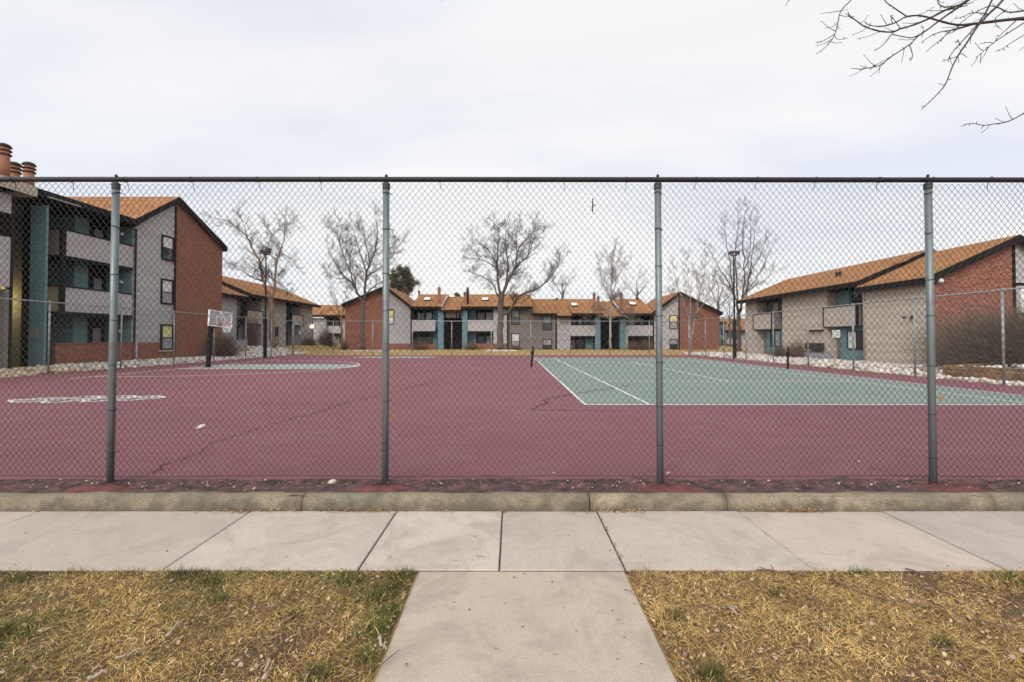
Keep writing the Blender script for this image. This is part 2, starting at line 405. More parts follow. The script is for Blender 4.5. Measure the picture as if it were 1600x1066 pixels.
sheet('tennis_court_surface', [rect(TX0, TX1, TY0, TY1)], GREEN, 0.004)
Lw = 0.028
def hl(x0, x1, y, w=Lw): return rect(x0, x1, y - w, y + w)
def vl(x, y0, y1, w=Lw): return rect(x - w, x + w, y0, y1)
sx0, sx1 = TX0 + 1.37, TX1 - 1.37; cx = (TX0 + TX1) / 2; ym = (TY0 + TY1) / 2
tl = [hl(TX0 - Lw, TX1 + Lw, TY0, .042), hl(TX0 - Lw, TX1 + Lw, TY1, .045)]
tl += [vl(x, TY0 + .05, TY1 - .05, .028) for x in (TX0, sx0, sx1, TX1)]
sheet('tennis_lines', tl, LINE, 0.008)
sheet('service_lines', [hl(sx0 + Lw, sx1 - Lw, ym - 6.4), hl(sx0 + Lw, sx1 - Lw, ym + 6.4), vl(cx, ym - 6.4 + Lw, ym + 6.4 - Lw)], LINE, 0.008)
# ---- basketball end on the left
BX, BY = -14.0, 23.7                          # rim
key = [(-15.2, BY - 1.83), (-9.5, BY - 1.83)] + [(-9.5 + 1.83 * math.sin(a), BY - 1.83 * math.cos(a)) for a in np.linspace(0.1, math.pi - 0.1, 18)] + [(-9.5, BY + 1.83), (-15.2, BY + 1.83)]
sheet('basketball_key', [key], GREENGREY, 0.004)
def arc(cx_, cy_, r, a0, a1, w, n=40):
    A = np.linspace(a0, a1, n); out = []
    for a, b in zip(A[:-1], A[1:]):
        out.append([(cx_ + (r + s) * math.cos(t), cy_ + (r + s) * math.sin(t)) for s, t in ((-w, a), (w, a), (w, b), (-w, b))])
    return out
rr = 6.15
bl = [vl(-15.25, 16.6, 31.5, .05), hl(-15.2, BX, BY - rr, .05), hl(-15.2, BX, BY + rr, .05)] + arc(BX, BY, rr, -math.pi / 2, math.pi / 2, .055)
sheet('basketball_lines', bl, FADED, 0.008)
bl2 = [hl(-15.2, -9.5, BY - 1.86, .035), hl(-15.2, -9.5, BY + 1.86, .035)] + arc(-9.5, BY, 1.86, -math.pi / 2, math.pi / 2, .035, 24)
sheet('key_lines', bl2, LINE, 0.008)
# worn pale panel near the back fence
sheet('worn_court_patch', [[(-11.6, 34.6), (-10.4, 34.0), (-6.2, 34.0), (-5.4, 35.4), (-6.3, 36.3), (-10.8, 36.0)]], GREENGREY, 0.004)
sheet('worn_patch_line', [hl(-12.0, -5.3, 36.6, .05)], FADED, 0.008)
# ---- painted hopscotch, a chain of outlined cells with pointed ends
hs = []
def seg(a, b, w=0.05):
    a = Vector(a); b = Vector(b); d = (b - a).normalized(); n_ = Vector((-d.y, d.x)) * w; e_ = d * w * .8
    hs.append([tuple(a - n_ - e_), tuple(b - n_ + e_), tuple(b + n_ + e_), tuple(a + n_ - e_)])
ha, hb = G(16, 626, 0), G(257, 622.3, 0); hx0, hx1 = ha.x, hb.x
prof_ = [(0, 0), (.10, .28), (.16, .34), (.24, .34), (.29, .22), (.36, .52), (.45, .52), (.50, .22), (.545, .22), (.59, .5), (.68, .5), (.73, .22), (.79, .36), (.88, .36), (1, 0)]
hp = [(hx0 + t * (hx1 - hx0), w * 1.12, ha.y + (hb.y - ha.y) * t) for t, w in prof_]
for (xa, wa, ya), (xb, wb, yb) in zip(hp[:-1], hp[1:]):
    for s in (1, -1): seg((xa, ya + s * wa), (xb, yb + s * wb), 0.045)
for xa, wa, ya in hp[1:-1]: seg((xa, ya - wa), (xa, ya + wa), 0.03)
for (xa, wa, ya), (xb, wb, yb) in zip(hp[:-1], hp[1:]): seg((xa, ya), (xb, yb), 0.035)
me_h = []
for i, q in enumerate(hs): me_h.append(q)
mb = MB()
for i, q in enumerate(me_h): mb.add([(x, y, 0.004 + 0.0004 * i) for x, y in q], [(0, 1, 2, 3)])
tag(mb.build('hopscotch_marking', LINE), kind='structure')
# ---- cracks in the surface
CRACK = basic('dirt_filled_crack', (0.05, 0.028, 0.026), (0.09, 0.05, 0.035), 8, 0.95)
def crack(pxs, w, seedv, z=0.006):
    rs = random.Random(seedv); pts = [G(x, y, 0) for x, y in pxs]; line = []
    for a, b in zip(pts[:-1], pts[1:]):
        n_ = max(2, int((b - a).length / 0.06))
        for k in range(n_): line.append(a.lerp(b, k / n_))
    line.append(pts[-1]); up = []; dn = []
    off = 0
    for i, p in enumerate(line):
        t = (line[min(i + 1, len(line) - 1)] - line[max(i - 1, 0)]).normalized(); n_ = Vector((-t.y, t.x, 0))
        off = off * 0.8 + rs.uniform(-.045, .045); ww = w * (q_y := p.y / 8.5) * max(.12, rs.gauss(.85, .45))
        q = p + n_ * off; up.append((*(q + n_ * ww)[:2], z)); dn.append((*(q - n_ * ww)[:2], z))
    k = len(up)
    return up + dn, [(i, i + 1, i + 1 + k, i + k) for i in range(k - 1)]
mb = MB()
mb.add(*crack([(216, 746), (236, 740), (262, 722), (300, 708), (352, 686), (420, 664), (500, 641), (575, 622)], 0.016, 1))
mb.add(*crack([(832, 640), (862, 624), (905, 614), (985, 602)], 0.022, 2))
mb.add(*crack([(824, 641.5), (900, 642.5), (978, 643)], 0.014, 3))
mb.add(*crack([(575, 622), (640, 606), (700, 590)], 0.012, 4))
mb.add(*crack([(250, 656), (262, 655)], 0.02, 5)); mb.add(*crack([(205, 610), (217, 609)], 0.025, 6))
mb.add(*crack([(1360, 730), (1400, 741), (1448, 744)], 0.008, 7))
mb.add(*crack([(610, 747), (660, 741), (720, 744)], 0.006, 8))
tag(mb.build('court_cracks', CRACK), kind='structure')

# ---- dirt strip between kerb and court
m = NT('dirty_strip'); v = m.coord('Object'); n2 = m.noise(v, 7, 7, 0.7); n3 = m.noise(v, 60, 5, 0.75); n1 = m.noise(v, 1.6, 4)
c = m.ramp(n2, [(0.36, (0.04, 0.024, 0.02)), (0.5, (0.11, 0.058, 0.053)), (0.62, (0.22, 0.095, 0.092))])
c = m.mix(m.ramp(n3, [(0.45, (0, 0, 0)), (0.7, (0.75, 0.75, 0.75))]), c, (0.028, 0.018, 0.015))
m.color(c); m.rough(0.95); m.bump(n3, 1.0, 0.03); STRIP = m.m
sx = np.arange(-26, 26.01, 0.05); sy = np.linspace(4.38, 4.98, 30)
SX, SY = np.meshgrid(sx, sy)
nzv = np.array([noise.noise((x * 3.1, y * 9.0, 1.7)) + .6 * noise.noise((x * 14., y * 22., 4.7)) for x, y in zip(SX.ravel(), SY.ravel())]).reshape(SX.shape)
edge = sstep(4.60, 4.80, SY) * sstep(4.83, 4.79, SY)
nz2 = np.array([noise.noise((x * 1.3, y * 2.5, 8.1)) + .8 * noise.noise((x * 5., y * 9., 2.2)) + .5 * noise.noise((x * 17., y * 26., 6.)) for x, y in zip(SX.ravel(), SY.ravel())]).reshape(SX.shape)
low = -0.022 + 0.010 * nzv + 0.016 * sstep(4.62, 4.78, SY); over = .010 + .013 * nz2 - .018 * sstep(4.80, 4.92, SY)
SZ = np.where(SY < 4.79, low + .008 * nz2, np.maximum(over, -.03))
si = np.arange(SX.size).reshape(SX.shape)
sq = np.stack([si[:-1, :-1], si[:-1, 1:], si[1:, 1:], si[1:, :-1]], -1).reshape(-1, 4)
tag(np_mesh('dirt_strip', np.stack([SX, SY, SZ], -1).reshape(-1, 3), [sq], STRIP, smooth=True), kind='structure')

# ---- concrete
def concrete(name, c1, c2, stain, sp1, sscale=0.9):
    m = NT(name); v = m.coord('Object'); n1 = m.noise(v, sscale, 6, 0.6); n2 = m.noise(v, 3.5, 8, 0.72, 0.6); n3 = m.noise(v, 150, 3, 0.75); n4 = m.noise(v, 380, 2); n5 = m.noise(v, 14, 6, 0.75); n6 = m.noise(v, 1.7, 8, .7, 1.0)
    vo = m.n('ShaderNodeTexVoronoi'); vo.inputs['Scale'].default_value = 6.5; m.l(v, vo.inputs['Vector'])
    vc = m.n('ShaderNodeVertexColor', layer_name='Col')
    c = m.ramp(n1, [(0.3, c1), (0.7, c2)])
    c = m.mix(1.0, c, vc.outputs['Color'], 'MULTIPLY')
    c = m.mix(m.ramp(n6, [(0.47, (0, 0, 0)), (0.64, (0.8, 0.8, 0.8))]), c, tuple(x * .88 for x in stain))
    c = m.mix(m.ramp(n2, [(0.45, (0, 0, 0)), (0.75, (0.65, 0.65, 0.65))]), c, stain)
    c = m.mix(m.ramp(n5, [(0.55, (0, 0, 0)), (0.72, (0.4, 0.4, 0.4))]), c, tuple(x * .68 for x in stain))
    c = m.mix(m.ramp(n3, [(0.48, (0, 0, 0)), (0.68, (0.7, 0.7, 0.7))]), c, tuple(x * .52 for x in c1))
    c = m.mix(m.ramp(n4, [(0.52, (0, 0, 0)), (0.7, (0.6, 0.6, 0.6))]), c, tuple(min(1, x * 1.45) for x in c2))
    c = m.mix(m.ramp(vo.outputs['Distance'], [(0.03, (sp1, sp1, sp1)), (0.07, (0, 0, 0))]), c, (0.09, 0.065, 0.05))
    m.color(c); m.rough(0.9); m.b.inputs['Specular IOR Level'].default_value = .25; m.bump(m.math('ADD', n3, m.math('MULTIPLY', n5, 1.5)), 0.6, 0.005); return m.m
def slab_tint(o, seed, per=12):
    rs = random.Random(seed); n_ = len(o.data.vertices); a = o.data.color_attributes.new('Col', 'FLOAT_COLOR', 'POINT'); c = np.ones((n_, 4), np.float32)
    for k in range(0, n_, per):
        t = rs.uniform(.86, 1.10); c[k:k + per, :3] = (t * rs.uniform(.98, 1.03), t, t * rs.uniform(.95, 1.02))
    a.data.foreach_set('color', c.ravel()); return o
CONC = concrete('sidewalk_concrete', (0.413, 0.352, 0.302), (0.461, 0.400, 0.346), (0.332, 0.275, 0.228), 0.6)
CONC2 = concrete('path_concrete', (0.364, 0.300, 0.241), (0.405, 0.337, 0.276), (0.291, 0.241, 0.198), 0.6)
SWZ = -0.13
def slab(x0, x1, y0, y1, top, mb, b=0.006, bot=-0.30):
    mb.add([(x0,y0,bot),(x1,y0,bot),(x1,y1,bot),(x0,y1,bot),(x0,y0,top-b),(x1,y0,top-b),(x1,y1,top-b),(x0,y1,top-b),
            (x0+b,y0+b,top),(x1-b,y0+b,top),(x1-b,y1-b,top),(x0+b,y1-b,top)],
           [(0,1,5,4),(1,2,6,5),(2,3,7,6),(3,0,4,7),(4,5,9,8),(5,6,10,9),(6,7,11,10),(7,4,8,11),(8,9,10,11)])
joints = [-24.7 + 1.28 * k for k in range(17)] + [-2.335, -1.03, -0.085, 0.76, 2.02, 3.31] + [4.6 + 1.28 * k for k in range(17)]
joints = sorted(j for j in joints)
mb = MB()
for a, b in zip(joints[:-1], joints[1:]):
    if b - a < 0.2: continue
    slab(a + .006, b - .006, 3.245, 4.325, SWZ + random.uniform(-.003, .003), mb)
tag(slab_tint(mb.build('sidewalk', CONC), 4), kind='structure')
mb = MB()
for y0, y1 in ((1.75, 3.233), (0.2, 1.738), (-1.4, 0.188), (-3, -1.412)):
    slab(-0.625, 0.752, y0, y1, SWZ - 0.004, mb, 0.01)
tag(slab_tint(mb.build('front_path', CONC2), 2), kind='structure')
tag(MB().box(-26, 26, 3.225, 4.34, -0.31, -0.141).build('joint_soil', basic('joint_soil', (0.09, 0.065, 0.045), (0.05, 0.04, 0.03), 9, 0.95)), kind='structure')
# ---- kerb: rounded, in lengths with open joints
m = NT('old_kerb_concrete'); v = m.coord('Object'); n1 = m.noise(v, 1.5, 6, 0.6); n3 = m.noise(v, 90, 4, 0.75); n2 = m.noise(v, 6, 5)
c = m.ramp(n1, [(0.3, (0.378, 0.298, 0.205)), (0.5, (0.268, 0.217, 0.152)), (0.7, (0.183, 0.167, 0.119))])
c = m.mix(m.ramp(n2, [(0.45, (0, 0, 0)), (0.75, (0.6, 0.6, 0.6))]), c, (0.15, 0.13, 0.085))
sepk = m.n('ShaderNodeSeparateXYZ'); m.l(v, sepk.inputs[0]); low_tone = m.math('ADD', m.math('MULTIPLY', sepk.outputs['Z'], -7.0), m.math('MULTIPLY', m.math('SUBTRACT', n2, .5), 2.4))  # darker towards the kerb's foot, with a noisy edge
c = m.mix(m.ramp(low_tone, [(0.25, (0, 0, 0)), (0.9, (0.6, 0.6, 0.6))]), c, (0.095, 0.08, 0.056))
c = m.mix(m.ramp(n3, [(0.46, (0, 0, 0)), (0.64, (0.8, 0.8, 0.8))]), c, (0.07, 0.06, 0.042))
n5 = m.noise(v, 220, 2); c = m.mix(m.ramp(n5, [(0.58, (0, 0, 0)), (0.7, (0.6, 0.6, 0.6))]), c, (0.42, 0.36, 0.27))
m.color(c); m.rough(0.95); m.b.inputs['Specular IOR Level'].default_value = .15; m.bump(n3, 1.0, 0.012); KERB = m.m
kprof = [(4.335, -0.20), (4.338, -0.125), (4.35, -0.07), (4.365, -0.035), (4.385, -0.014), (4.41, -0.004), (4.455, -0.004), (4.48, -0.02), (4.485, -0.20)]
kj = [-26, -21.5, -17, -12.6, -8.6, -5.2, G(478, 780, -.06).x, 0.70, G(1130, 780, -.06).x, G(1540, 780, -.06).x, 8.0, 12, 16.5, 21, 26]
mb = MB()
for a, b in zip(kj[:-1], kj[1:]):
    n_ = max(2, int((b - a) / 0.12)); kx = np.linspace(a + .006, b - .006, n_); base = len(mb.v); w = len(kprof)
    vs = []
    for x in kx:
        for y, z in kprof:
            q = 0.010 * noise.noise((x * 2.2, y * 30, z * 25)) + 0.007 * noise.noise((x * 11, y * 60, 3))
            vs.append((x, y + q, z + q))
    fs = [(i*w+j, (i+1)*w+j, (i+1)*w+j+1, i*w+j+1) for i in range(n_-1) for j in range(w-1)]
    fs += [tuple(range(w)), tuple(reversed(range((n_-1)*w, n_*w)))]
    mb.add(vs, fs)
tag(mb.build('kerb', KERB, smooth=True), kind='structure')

# ================================================================== CHAIN-LINK
def chain_mesh(L, z0, z1, W_, H_, r, sides=4, wob=0.0):
    """woven zigzag wires filling x 0..L, z z0..z1; one numpy mesh"""
    nw = int(L / (W_ / 2)); ns = int((z1 - z0) / (H_ / 2)) + 1
    k = np.arange(ns); amp = W_ / 4
    V = []; F = []
    i = np.arange(nw)[:, None]
    sgn = np.where((k[None, :] + i) % 2 == 0, 1.0, -1.0)
    x = (i + 0.5) * W_ / 2 + sgn * amp; z = z0 + k[None, :] * H_ / 2 + 0 * i
    yoff = 0 * x + sgn * r * 0.9
    if wob: 
        x = x + wob * np.sin(z * 2.3 + i * .11); z = z + wob * np.sin(x * 1.7)
    Pts = np.stack([x, yoff, z], -1)                     # nw, ns, 3
    A = Pts[:, :-1]; B = Pts[:, 1:]
    d = B - A; d = d / np.linalg.norm(d, axis=-1, keepdims=True)
    yv = np.array([0, 1.0, 0]); n_ = np.cross(d, yv); n_ /= np.linalg.norm(n_, axis=-1, keepdims=True)
    b_ = np.cross(d, n_)
    rings = []
    for end in (A - d * r * .6, B + d * r * .6):
        for s in range(sides):
            w = 2 * math.pi * (s + .5) / sides
            rings.append(end + r * (math.cos(w) * n_ + math.sin(w) * b_))
    RR = np.stack(rings, 2).reshape(-1, 2 * sides, 3)
    m_ = len(RR); base = (np.arange(m_) * 2 * sides)[:, None]
    Q = [np.concatenate([base + s, base + (s + 1) % sides, base + sides + (s + 1) % sides, base + sides + s], 1) for s in range(sides)]
    return RR.reshape(-1, 3), [np.concatenate(Q)]

# ---- the tall front fence
FY = 4.757
fence = thing('chain_link_fence', 'tall grey chain-link fence on the kerb, closest to the camera, with black top rail', 'fence', (0, FY, 0))
V, F = chain_mesh(19.2, 0.035, 3.0, 0.0610, 0.0765, 0.0018, 4, 0.004)
V = V + np.array([-9.6, 0.043, 0]); bul = .022 * np.sin(V[:, 0] * 1.15 + .7) * np.sin(V[:, 2] * 1.05) + .010 * np.sin(V[:, 0] * 3.3 + V[:, 2] * 2.2); V[:, 1] += np.abs(bul); V[:, 2] += .008 * np.sin(V[:, 0] * 2.3 + 1)
np_mesh('chain_link', V, F, MAT['wire'], fence)
mb = MB(); mb.tube([(-9.6, 0, 3.0), (-2, 0, 3.0), (4, 0, 2.995), (9.6, 0, 2.995)], 0.026, 10)
rail = mb.build('top_rail', MAT['rail'], fence, True)
mb = MB(); mb.tube([(x, 0.04, 0.045 + .006 * math.sin(x * 2.1)) for x in np.arange(-9.6, 9.61, .4)], 0.003, 5)
mb.build('tension_wire', MAT['wire'], fence, True)
post_x = [G(176, 752, 0).x, G(602, 753, 0).x, G(1031, 753, 0).x, G(1457, 753, 0).x]
sp_ = (post_x[3] - post_x[0]) / 3
allp = [post_x[0] - 2 * sp_, post_x[0] - sp_] + post_x + [post_x[3] + sp_, post_x[3] + 2 * sp_]
MAT['tie'] = basic('dark_tie_wire', (0.04, 0.045, 0.05), (0.03, 0.03, 0.035), 5, 0.5)
MAT['cap'] = basic('dark_post_cap', (0.05, 0.05, 0.052), (0.035, 0.035, 0.037), 6, 0.5)
def front_post(i, x):
    rs = random.Random(i)
    mb = MB().tube([(0, 0, -0.10), (0.001, 0, 1.5), (0, 0, 2.945)], 0.0325, 20)
    p = mb.build('post', MAT['galv'], fence, True); p.location = (x, 0, 0); p.rotation_euler = (0, R(rs.uniform(-.15, .15)), 0)
    c = MB().lathe([(0.036, 2.90), (0.038, 2.905), (0.038, 2.925), (0.035, 2.93), (0.038, 2.935), (0.038, 2.958), (0.022, 2.968), (0.014, 2.975)], sides=16)
    c.tube([(0, 0, 2.965), (0, 0, 3.03)], [0.012, 0.010], 8); c.lathe([(0.011, 3.026), (0.016, 3.034), (0.012, 3.045), (0.004, 3.052)], sides=10)
    c.build('post_cap', MAT['cap'], p, True)
    z = 2.86; k = 0
    while z > 0.15:
        t = MB(); a = rs.uniform(-.012, .012)
        pts = [(0.036 * math.cos(w), 0.036 * math.sin(w), z + a * math.sin(w + 1)) for w in np.linspace(0, 2 * math.pi, 14)]
        t.tube(pts, 0.0032, 5); t.tube([(0.03, 0.02, z), (0.046, 0.035, z + .006), (0.052, 0.042, z - .004)], 0.0028, 5)
        t.build('tie_wire', MAT['tie'], p, True)
        z -= rs.uniform(0.36, 0.50) if k else 0.03 + rs.uniform(.3, .38); k += 1
for i, x in enumerate(allp): front_post(i, x)
# rail tie wires
mb = MB(); rs = random.Random(3)
mb.tube([(.004 * math.sin(w), 0.029 * math.cos(w), 2.998 + 0.029 * math.sin(w)) for w in np.linspace(0, 6.28, 10)], 0.0028, 4)
mb.tube([(0, 0.028, 2.985), (.004, 0.042, 2.93), (.01, 0.045, 2.905)], 0.0028, 4)
tm = mb.build('rail_tie_wire', MAT['tie'], rail, True); tm.location.x = -9.4
for x in np.arange(-8.78, 9.5, 0.62):
    o = tm.copy(); COL.objects.link(o); o.parent = rail; o.location = (x + rs.uniform(-.1, .1), 0, rs.uniform(-.003, .002)); o.scale.x = rs.choice((-1, 1))
# red painted concrete footings
for x in allp:
    rs = random.Random(int(x * 100))
    ring = []; n_ = 26
    for k in range(n_):
        w = 2 * math.pi * k / n_; rx = 0.36 * rs.uniform(.66, 1.15); ry = 0.15 * rs.uniform(.75, 1.1)
        ring.append((rx * math.cos(w) + .05, ry * math.sin(w)))
    y0 = 4.62 - FY
    vs = [(x + a, y0 + b, -0.045) for a, b in ring] + [(x + a * .82, y0 + b * .82, -0.016 + rs.uniform(-.008, .008)) for a, b in ring] + [(x + a * .45 - .02, y0 + b * .5 + .03, -0.002 + rs.uniform(-.008, .008)) for a, b in ring] + [(x, y0 + .1, 0.008)]
    fs = [(i, (i+1) % n_, (i+1) % n_ + n_, i + n_) for i in range(n_)] + [(i + n_, (i+1) % n_ + n_, (i+1) % n_ + 2*n_, i + 2*n_) for i in range(n_)] + [(i + 2*n_, (i+1) % n_ + 2*n_, 3*n_) for i in range(n_)]
    MB().add(vs, fs).build('post_footing', MAT.setdefault('footing', basic('red_painted_footing', (0.17, 0.055, 0.054), (0.075, 0.035, 0.032), 9, 0.95, 0.9, 0.012, bscale=45)), fence, True)

# ---- perimeter fences on the other three sides
cm = None
def far_fence(name, label, p0, p1, n, h, posts_off=0.0):
    global cm
    a = Vector(p0); b = Vector(p1); L = (b - a).length; ang = math.atan2(b.y - a.y, b.x - a.x); pl = L / n
    f = thing(name, label, 'fence', (a.x, a.y, 0), ang)
    V, F = chain_mesh(pl, 0.05, h, 0.061, 0.0765, 0.0008, 3)
    first = np_mesh('chain_link', V + np.array([0, 0.04, 0]), F, MAT['wire_far'], f)
    for k in range(1, n):
        o = first.copy(); COL.objects.link(o); o.parent = f; o.location = (k * pl, 0, 0)
    MB().tube([(0, 0, h), (L, 0, h)], 0.026, 8).build('top_rail', MAT['galv_far'], f, True)
    mb = MB().tube([(0, 0, -.1), (0, 0, h + .02)], 0.034, 10)
    mb.lathe([(0.036, h - .02), (0.04, h), (0.03, h + .04), (0.01, h + .06)], sides=10)
    p = mb.build('post', MAT['galv_far'], f, True)
    for k in range(1, n + 1):
        o = p.copy(); COL.objects.link(o); o.parent = f; o.location = (k * pl, 0, 0)
    return f
LX, RX, BYF = -18.15, 14.72, 39.7
far_fence('chain_link_fence', 'grey chain-link fence along the left side of the red court, by the three-storey block', (LX, 4.9, 0), (LX, BYF, 0), 10, 2.82)
far_fence('chain_link_fence', 'grey chain-link fence along the right side, beside the tennis court and white rocks', (RX, 4.9, 0), (RX, BYF, 0), 11, 2.86)
far_fence('chain_link_fence', 'thin distant chain-link fence across the back of the court, before the yellow grass', (LX + .1, BYF, 0), (RX - .1, BYF, 0), 10, 2.80)
# ================================================================== BUILDINGS
class Bld:
    """a building: local x along the facade (left to right as seen), local y into the house, z up"""
    def __init__(s, name, label, loc, rz):
        s.root = thing(name, label, 'building', loc, rz); s.acc = []
    def mb(s, part, mat):
        m_ = MB(); s.acc.append((part, mat, m_)); return m_
    def box(s, part, mat, *b): s.mb(part, mat).box(*b); return s
    def one(s, part, mat, *b): return MB().box(*b).build(part, MAT[mat], s.root)
    def finish(s):
        for part, mat, m_ in s.acc: m_.build(part, MAT[mat], s.root)
    def window(s, x0, x1, z0, z1, y=0.0, upper='blind', lower='glass', split=0.5, fw=0.075, name='window', out=0.05, axis='y'):
        """double-hung window standing a little proud of the wall plane y"""
        f = MB(); ya, yb = y - out, y + 0.01
        f.box(x0, x1, ya, yb, z1 - fw, z1); f.box(x0, x1, ya, yb, z0, z0 + fw)
        f.box(x0, x0 + fw, ya, yb, z0 + fw, z1 - fw); f.box(x1 - fw, x1, ya, yb, z0 + fw, z1 - fw)
        zm = z0 + (z1 - z0) * (1 - split)
        f.box(x0 + fw, x1 - fw, ya + .01, yb, zm - .025, zm + .025)
        o = f.build(name, MAT['trim'], s.root)
        MB().box(x0 + fw, x1 - fw, y - out * .45, y + .004, z0 + fw, zm - .025).build('lower_pane', MAT[lower], o)
        MB().box(x0 + fw, x1 - fw, y - out * .25, y + .004, zm + .025, z1 - fw).build('upper_pane', MAT[upper], o)
        return o
    def slider(s, x0, x1, z0, z1, y, panes, fw=0.06, name='patio_door'):
        """side-by-side glazed panels: panes = list of materials"""
        n_ = len(panes); f = MB(); ya, yb = y - 0.06, y + .01
        f.box(x0, x1, ya, yb, z1 - fw, z1); f.box(x0, x1, ya, yb, z0, z0 + fw)
        for k in range(n_ + 1):
            xx = x0 + (x1 - x0) * k / n_; a = max(x0, xx - fw / 2); b = min(x1, xx + fw / 2)
            f.box(a, b, ya, yb, z0 + fw, z1 - fw)
        o = f.build(name, MAT['trim'], s.root)
        for k, p in enumerate(panes):
            a = x0 + (x1 - x0) * k / n_ + fw / 2 + (fw / 2 if k == 0 else 0); b = x0 + (x1 - x0) * (k + 1) / n_ - fw / 2 - (fw / 2 if k == n_ - 1 else 0)
            MB().box(a, b, y - .03, y + .004, z0 + fw, z1 - fw).build('pane', MAT[p], o)
        return o
    def slope(s, x0, x1, ye, ze, yr, zr, yb, zb, t=0.16, mat='roof', fasc=0.3):
        """roof with its ridge along x: eave (ye,ze), ridge (yr,zr), back eave (yb,zb)"""
        r = MB().prism_x([(ye, ze - t), (ye, ze), (yr, zr), (yb, zb), (yb, zb - t), (yr, zr - t)], x0, x1).build('roof', MAT[mat], s.root)
        MB().box(x0 - .003, x1 + .003, ye - .045, ye - .002, ze - fasc, ze - .02).build('fascia', MAT['trim'], r)
        for xx in (x0 - .035, x1 + .002): MB().prism_x([(ye, ze - fasc), (ye, ze - .01), (yr, zr - .01), (yr, zr - fasc)], xx, xx + .033).build('rake_board', MAT['trim'], r)
        return r
    def gable(s, xl, zl, xp, zp, xr, zr, y0, y1, t=0.17, mat='roof_s', fasc=0.34):
        r = MB().prism_y([(xl, zl - t), (xr, zr - t), (xr, zr), (xp, zp), (xl, zl)][:0] or [(xl, zl), (xl, zl - t), (xp, zp - t), (xr, zr - t), (xr, zr), (xp, zp)], y0, y1).build('roof', MAT[mat], s.root)
        MB().prism_y([(xl - .03, zl - fasc), (xp, zp - fasc), (xp, zp - .015), (xl - .03, zl - .015)], y0 - .05, y0 - .002).build('rake_board', MAT['trim'], r)
        MB().prism_y([(xp, zp - fasc), (xr + .03, zr - fasc), (xr + .03, zr - .015), (xp, zp - .015)], y0 - .05, y0 - .002).build('rake_board', MAT['trim'], r)
        f = MB(); f.box(xl - .045, xl - .002, y0, y1, zl - fasc, zl - .02); f.box(xr + .002, xr + .045, y0, y1, zr - fasc, zr - .02)
        f.build('fascia', MAT['trim'], r)
        return r
def skylight(B, x, y, z, slope, w=0.75, l=0.75):
    m_ = MB(); dz = slope * l / 2
    o = MB().prism_x([(y - l/2, z - dz - .02), (y - l/2, z - dz + .14), (y + l/2, z + dz + .14), (y + l/2, z + dz - .02)], x - w/2, x + w/2).build('skylight', MAT['trim'], B.root)
    MB().prism_x([(y - l/2 + .04, z - dz + .15), (y - l/2 + .1, z - dz + .25), (y + l/2 - .1, z + dz + .25), (y + l/2 - .04, z + dz + .15)], x - w/2 + .04, x + w/2 - .04).build('dome', MAT['white'], o)
def chimney(B, x, y, z0, z1, w=0.28, mat='terracotta'):
    o = MB().box(x - w/2, x + w/2, y - w/2, y + w/2, z0, z1).build('chimney', MAT[mat], B.root)
    c = MB().box(x - w/2 - .04, x + w/2 + .04, y - w/2 - .04, y + w/2 + .04, z1 + .001, z1 + .06)
    c.box(x - w*.3, x + w*.3, y - w*.3, y + w*.3, z1 + .06, z1 + .2); c.box(x - w/2 - .02, x + w/2 + .02, y - w/2 - .02, y + w/2 + .02, z1 + .2, z1 + .25)
    c.build('chimney_cap', MAT['vent'], o)
def pipe_vent(B, x, y, z0, z1, r=0.09):
    MB().lathe([(r, z0), (r, z1), (r * 1.7, z1 + .02), (r * 1.7, z1 + .16), (r * .6, z1 + .26)], x, y, 10).build('roof_vent', MAT['vent'], B.root, True)

# ------------------------------------------------------------------ the long two-storey block across the back
YC = 52.0; K = YC / 750
def cx_(p): return (p - 800) * K * 1.004
def cz_(p): return P(800, p, YC).z
B = Bld('apartment_building', 'long two-storey grey and brick apartment block across the far end of the court', (0, YC, 0), 0)
GZ = 0.05
# gable wing at the left end
xl, xp, xr = cx_(540), cx_(604), cx_(642)
B.mb('brick_wall', 'brick').prism_y([(xl, GZ), (xp, GZ), (xp, cz_(449)), (xl, cz_(477))], 0, 9)
B.mb('wall', 'siding').prism_y([(xp, cz_(537)), (xr, cz_(537)), (xr, cz_(480)), (xp, cz_(449))], 0, 9)
B.mb('brick_wall', 'brick').box(xp + .002, xr, -.03, 3, GZ, cz_(537) - .002)
B.box('wall_trim', 'trim', xr + .002, xr + .14, -.05, .12, GZ, cz_(481))
B.gable(cx_(537), cz_(475), xp, cz_(446.5), cx_(645), cz_(479), -.45, 9.5)
B.window(cx_(602.7), cx_(616.5), cz_(507), cz_(483.2), 0, 'blindyellow', 'blind', .5)
B.window(cx_(602.7), cx_(616.5), cz_(543.5), cz_(521.5), -.03, 'blind', 'blindgrey', .55)
MB().lathe([(.17, -.06), (.17, 0)], 0, 0, 12).build('wall_vent', MAT['vent'], B.root)
bpy_o = B.root.children[-1]; bpy_o.rotation_euler = (R(90), 0, 0); bpy_o.location = (cx_(629.5), -.0, cz_(497))
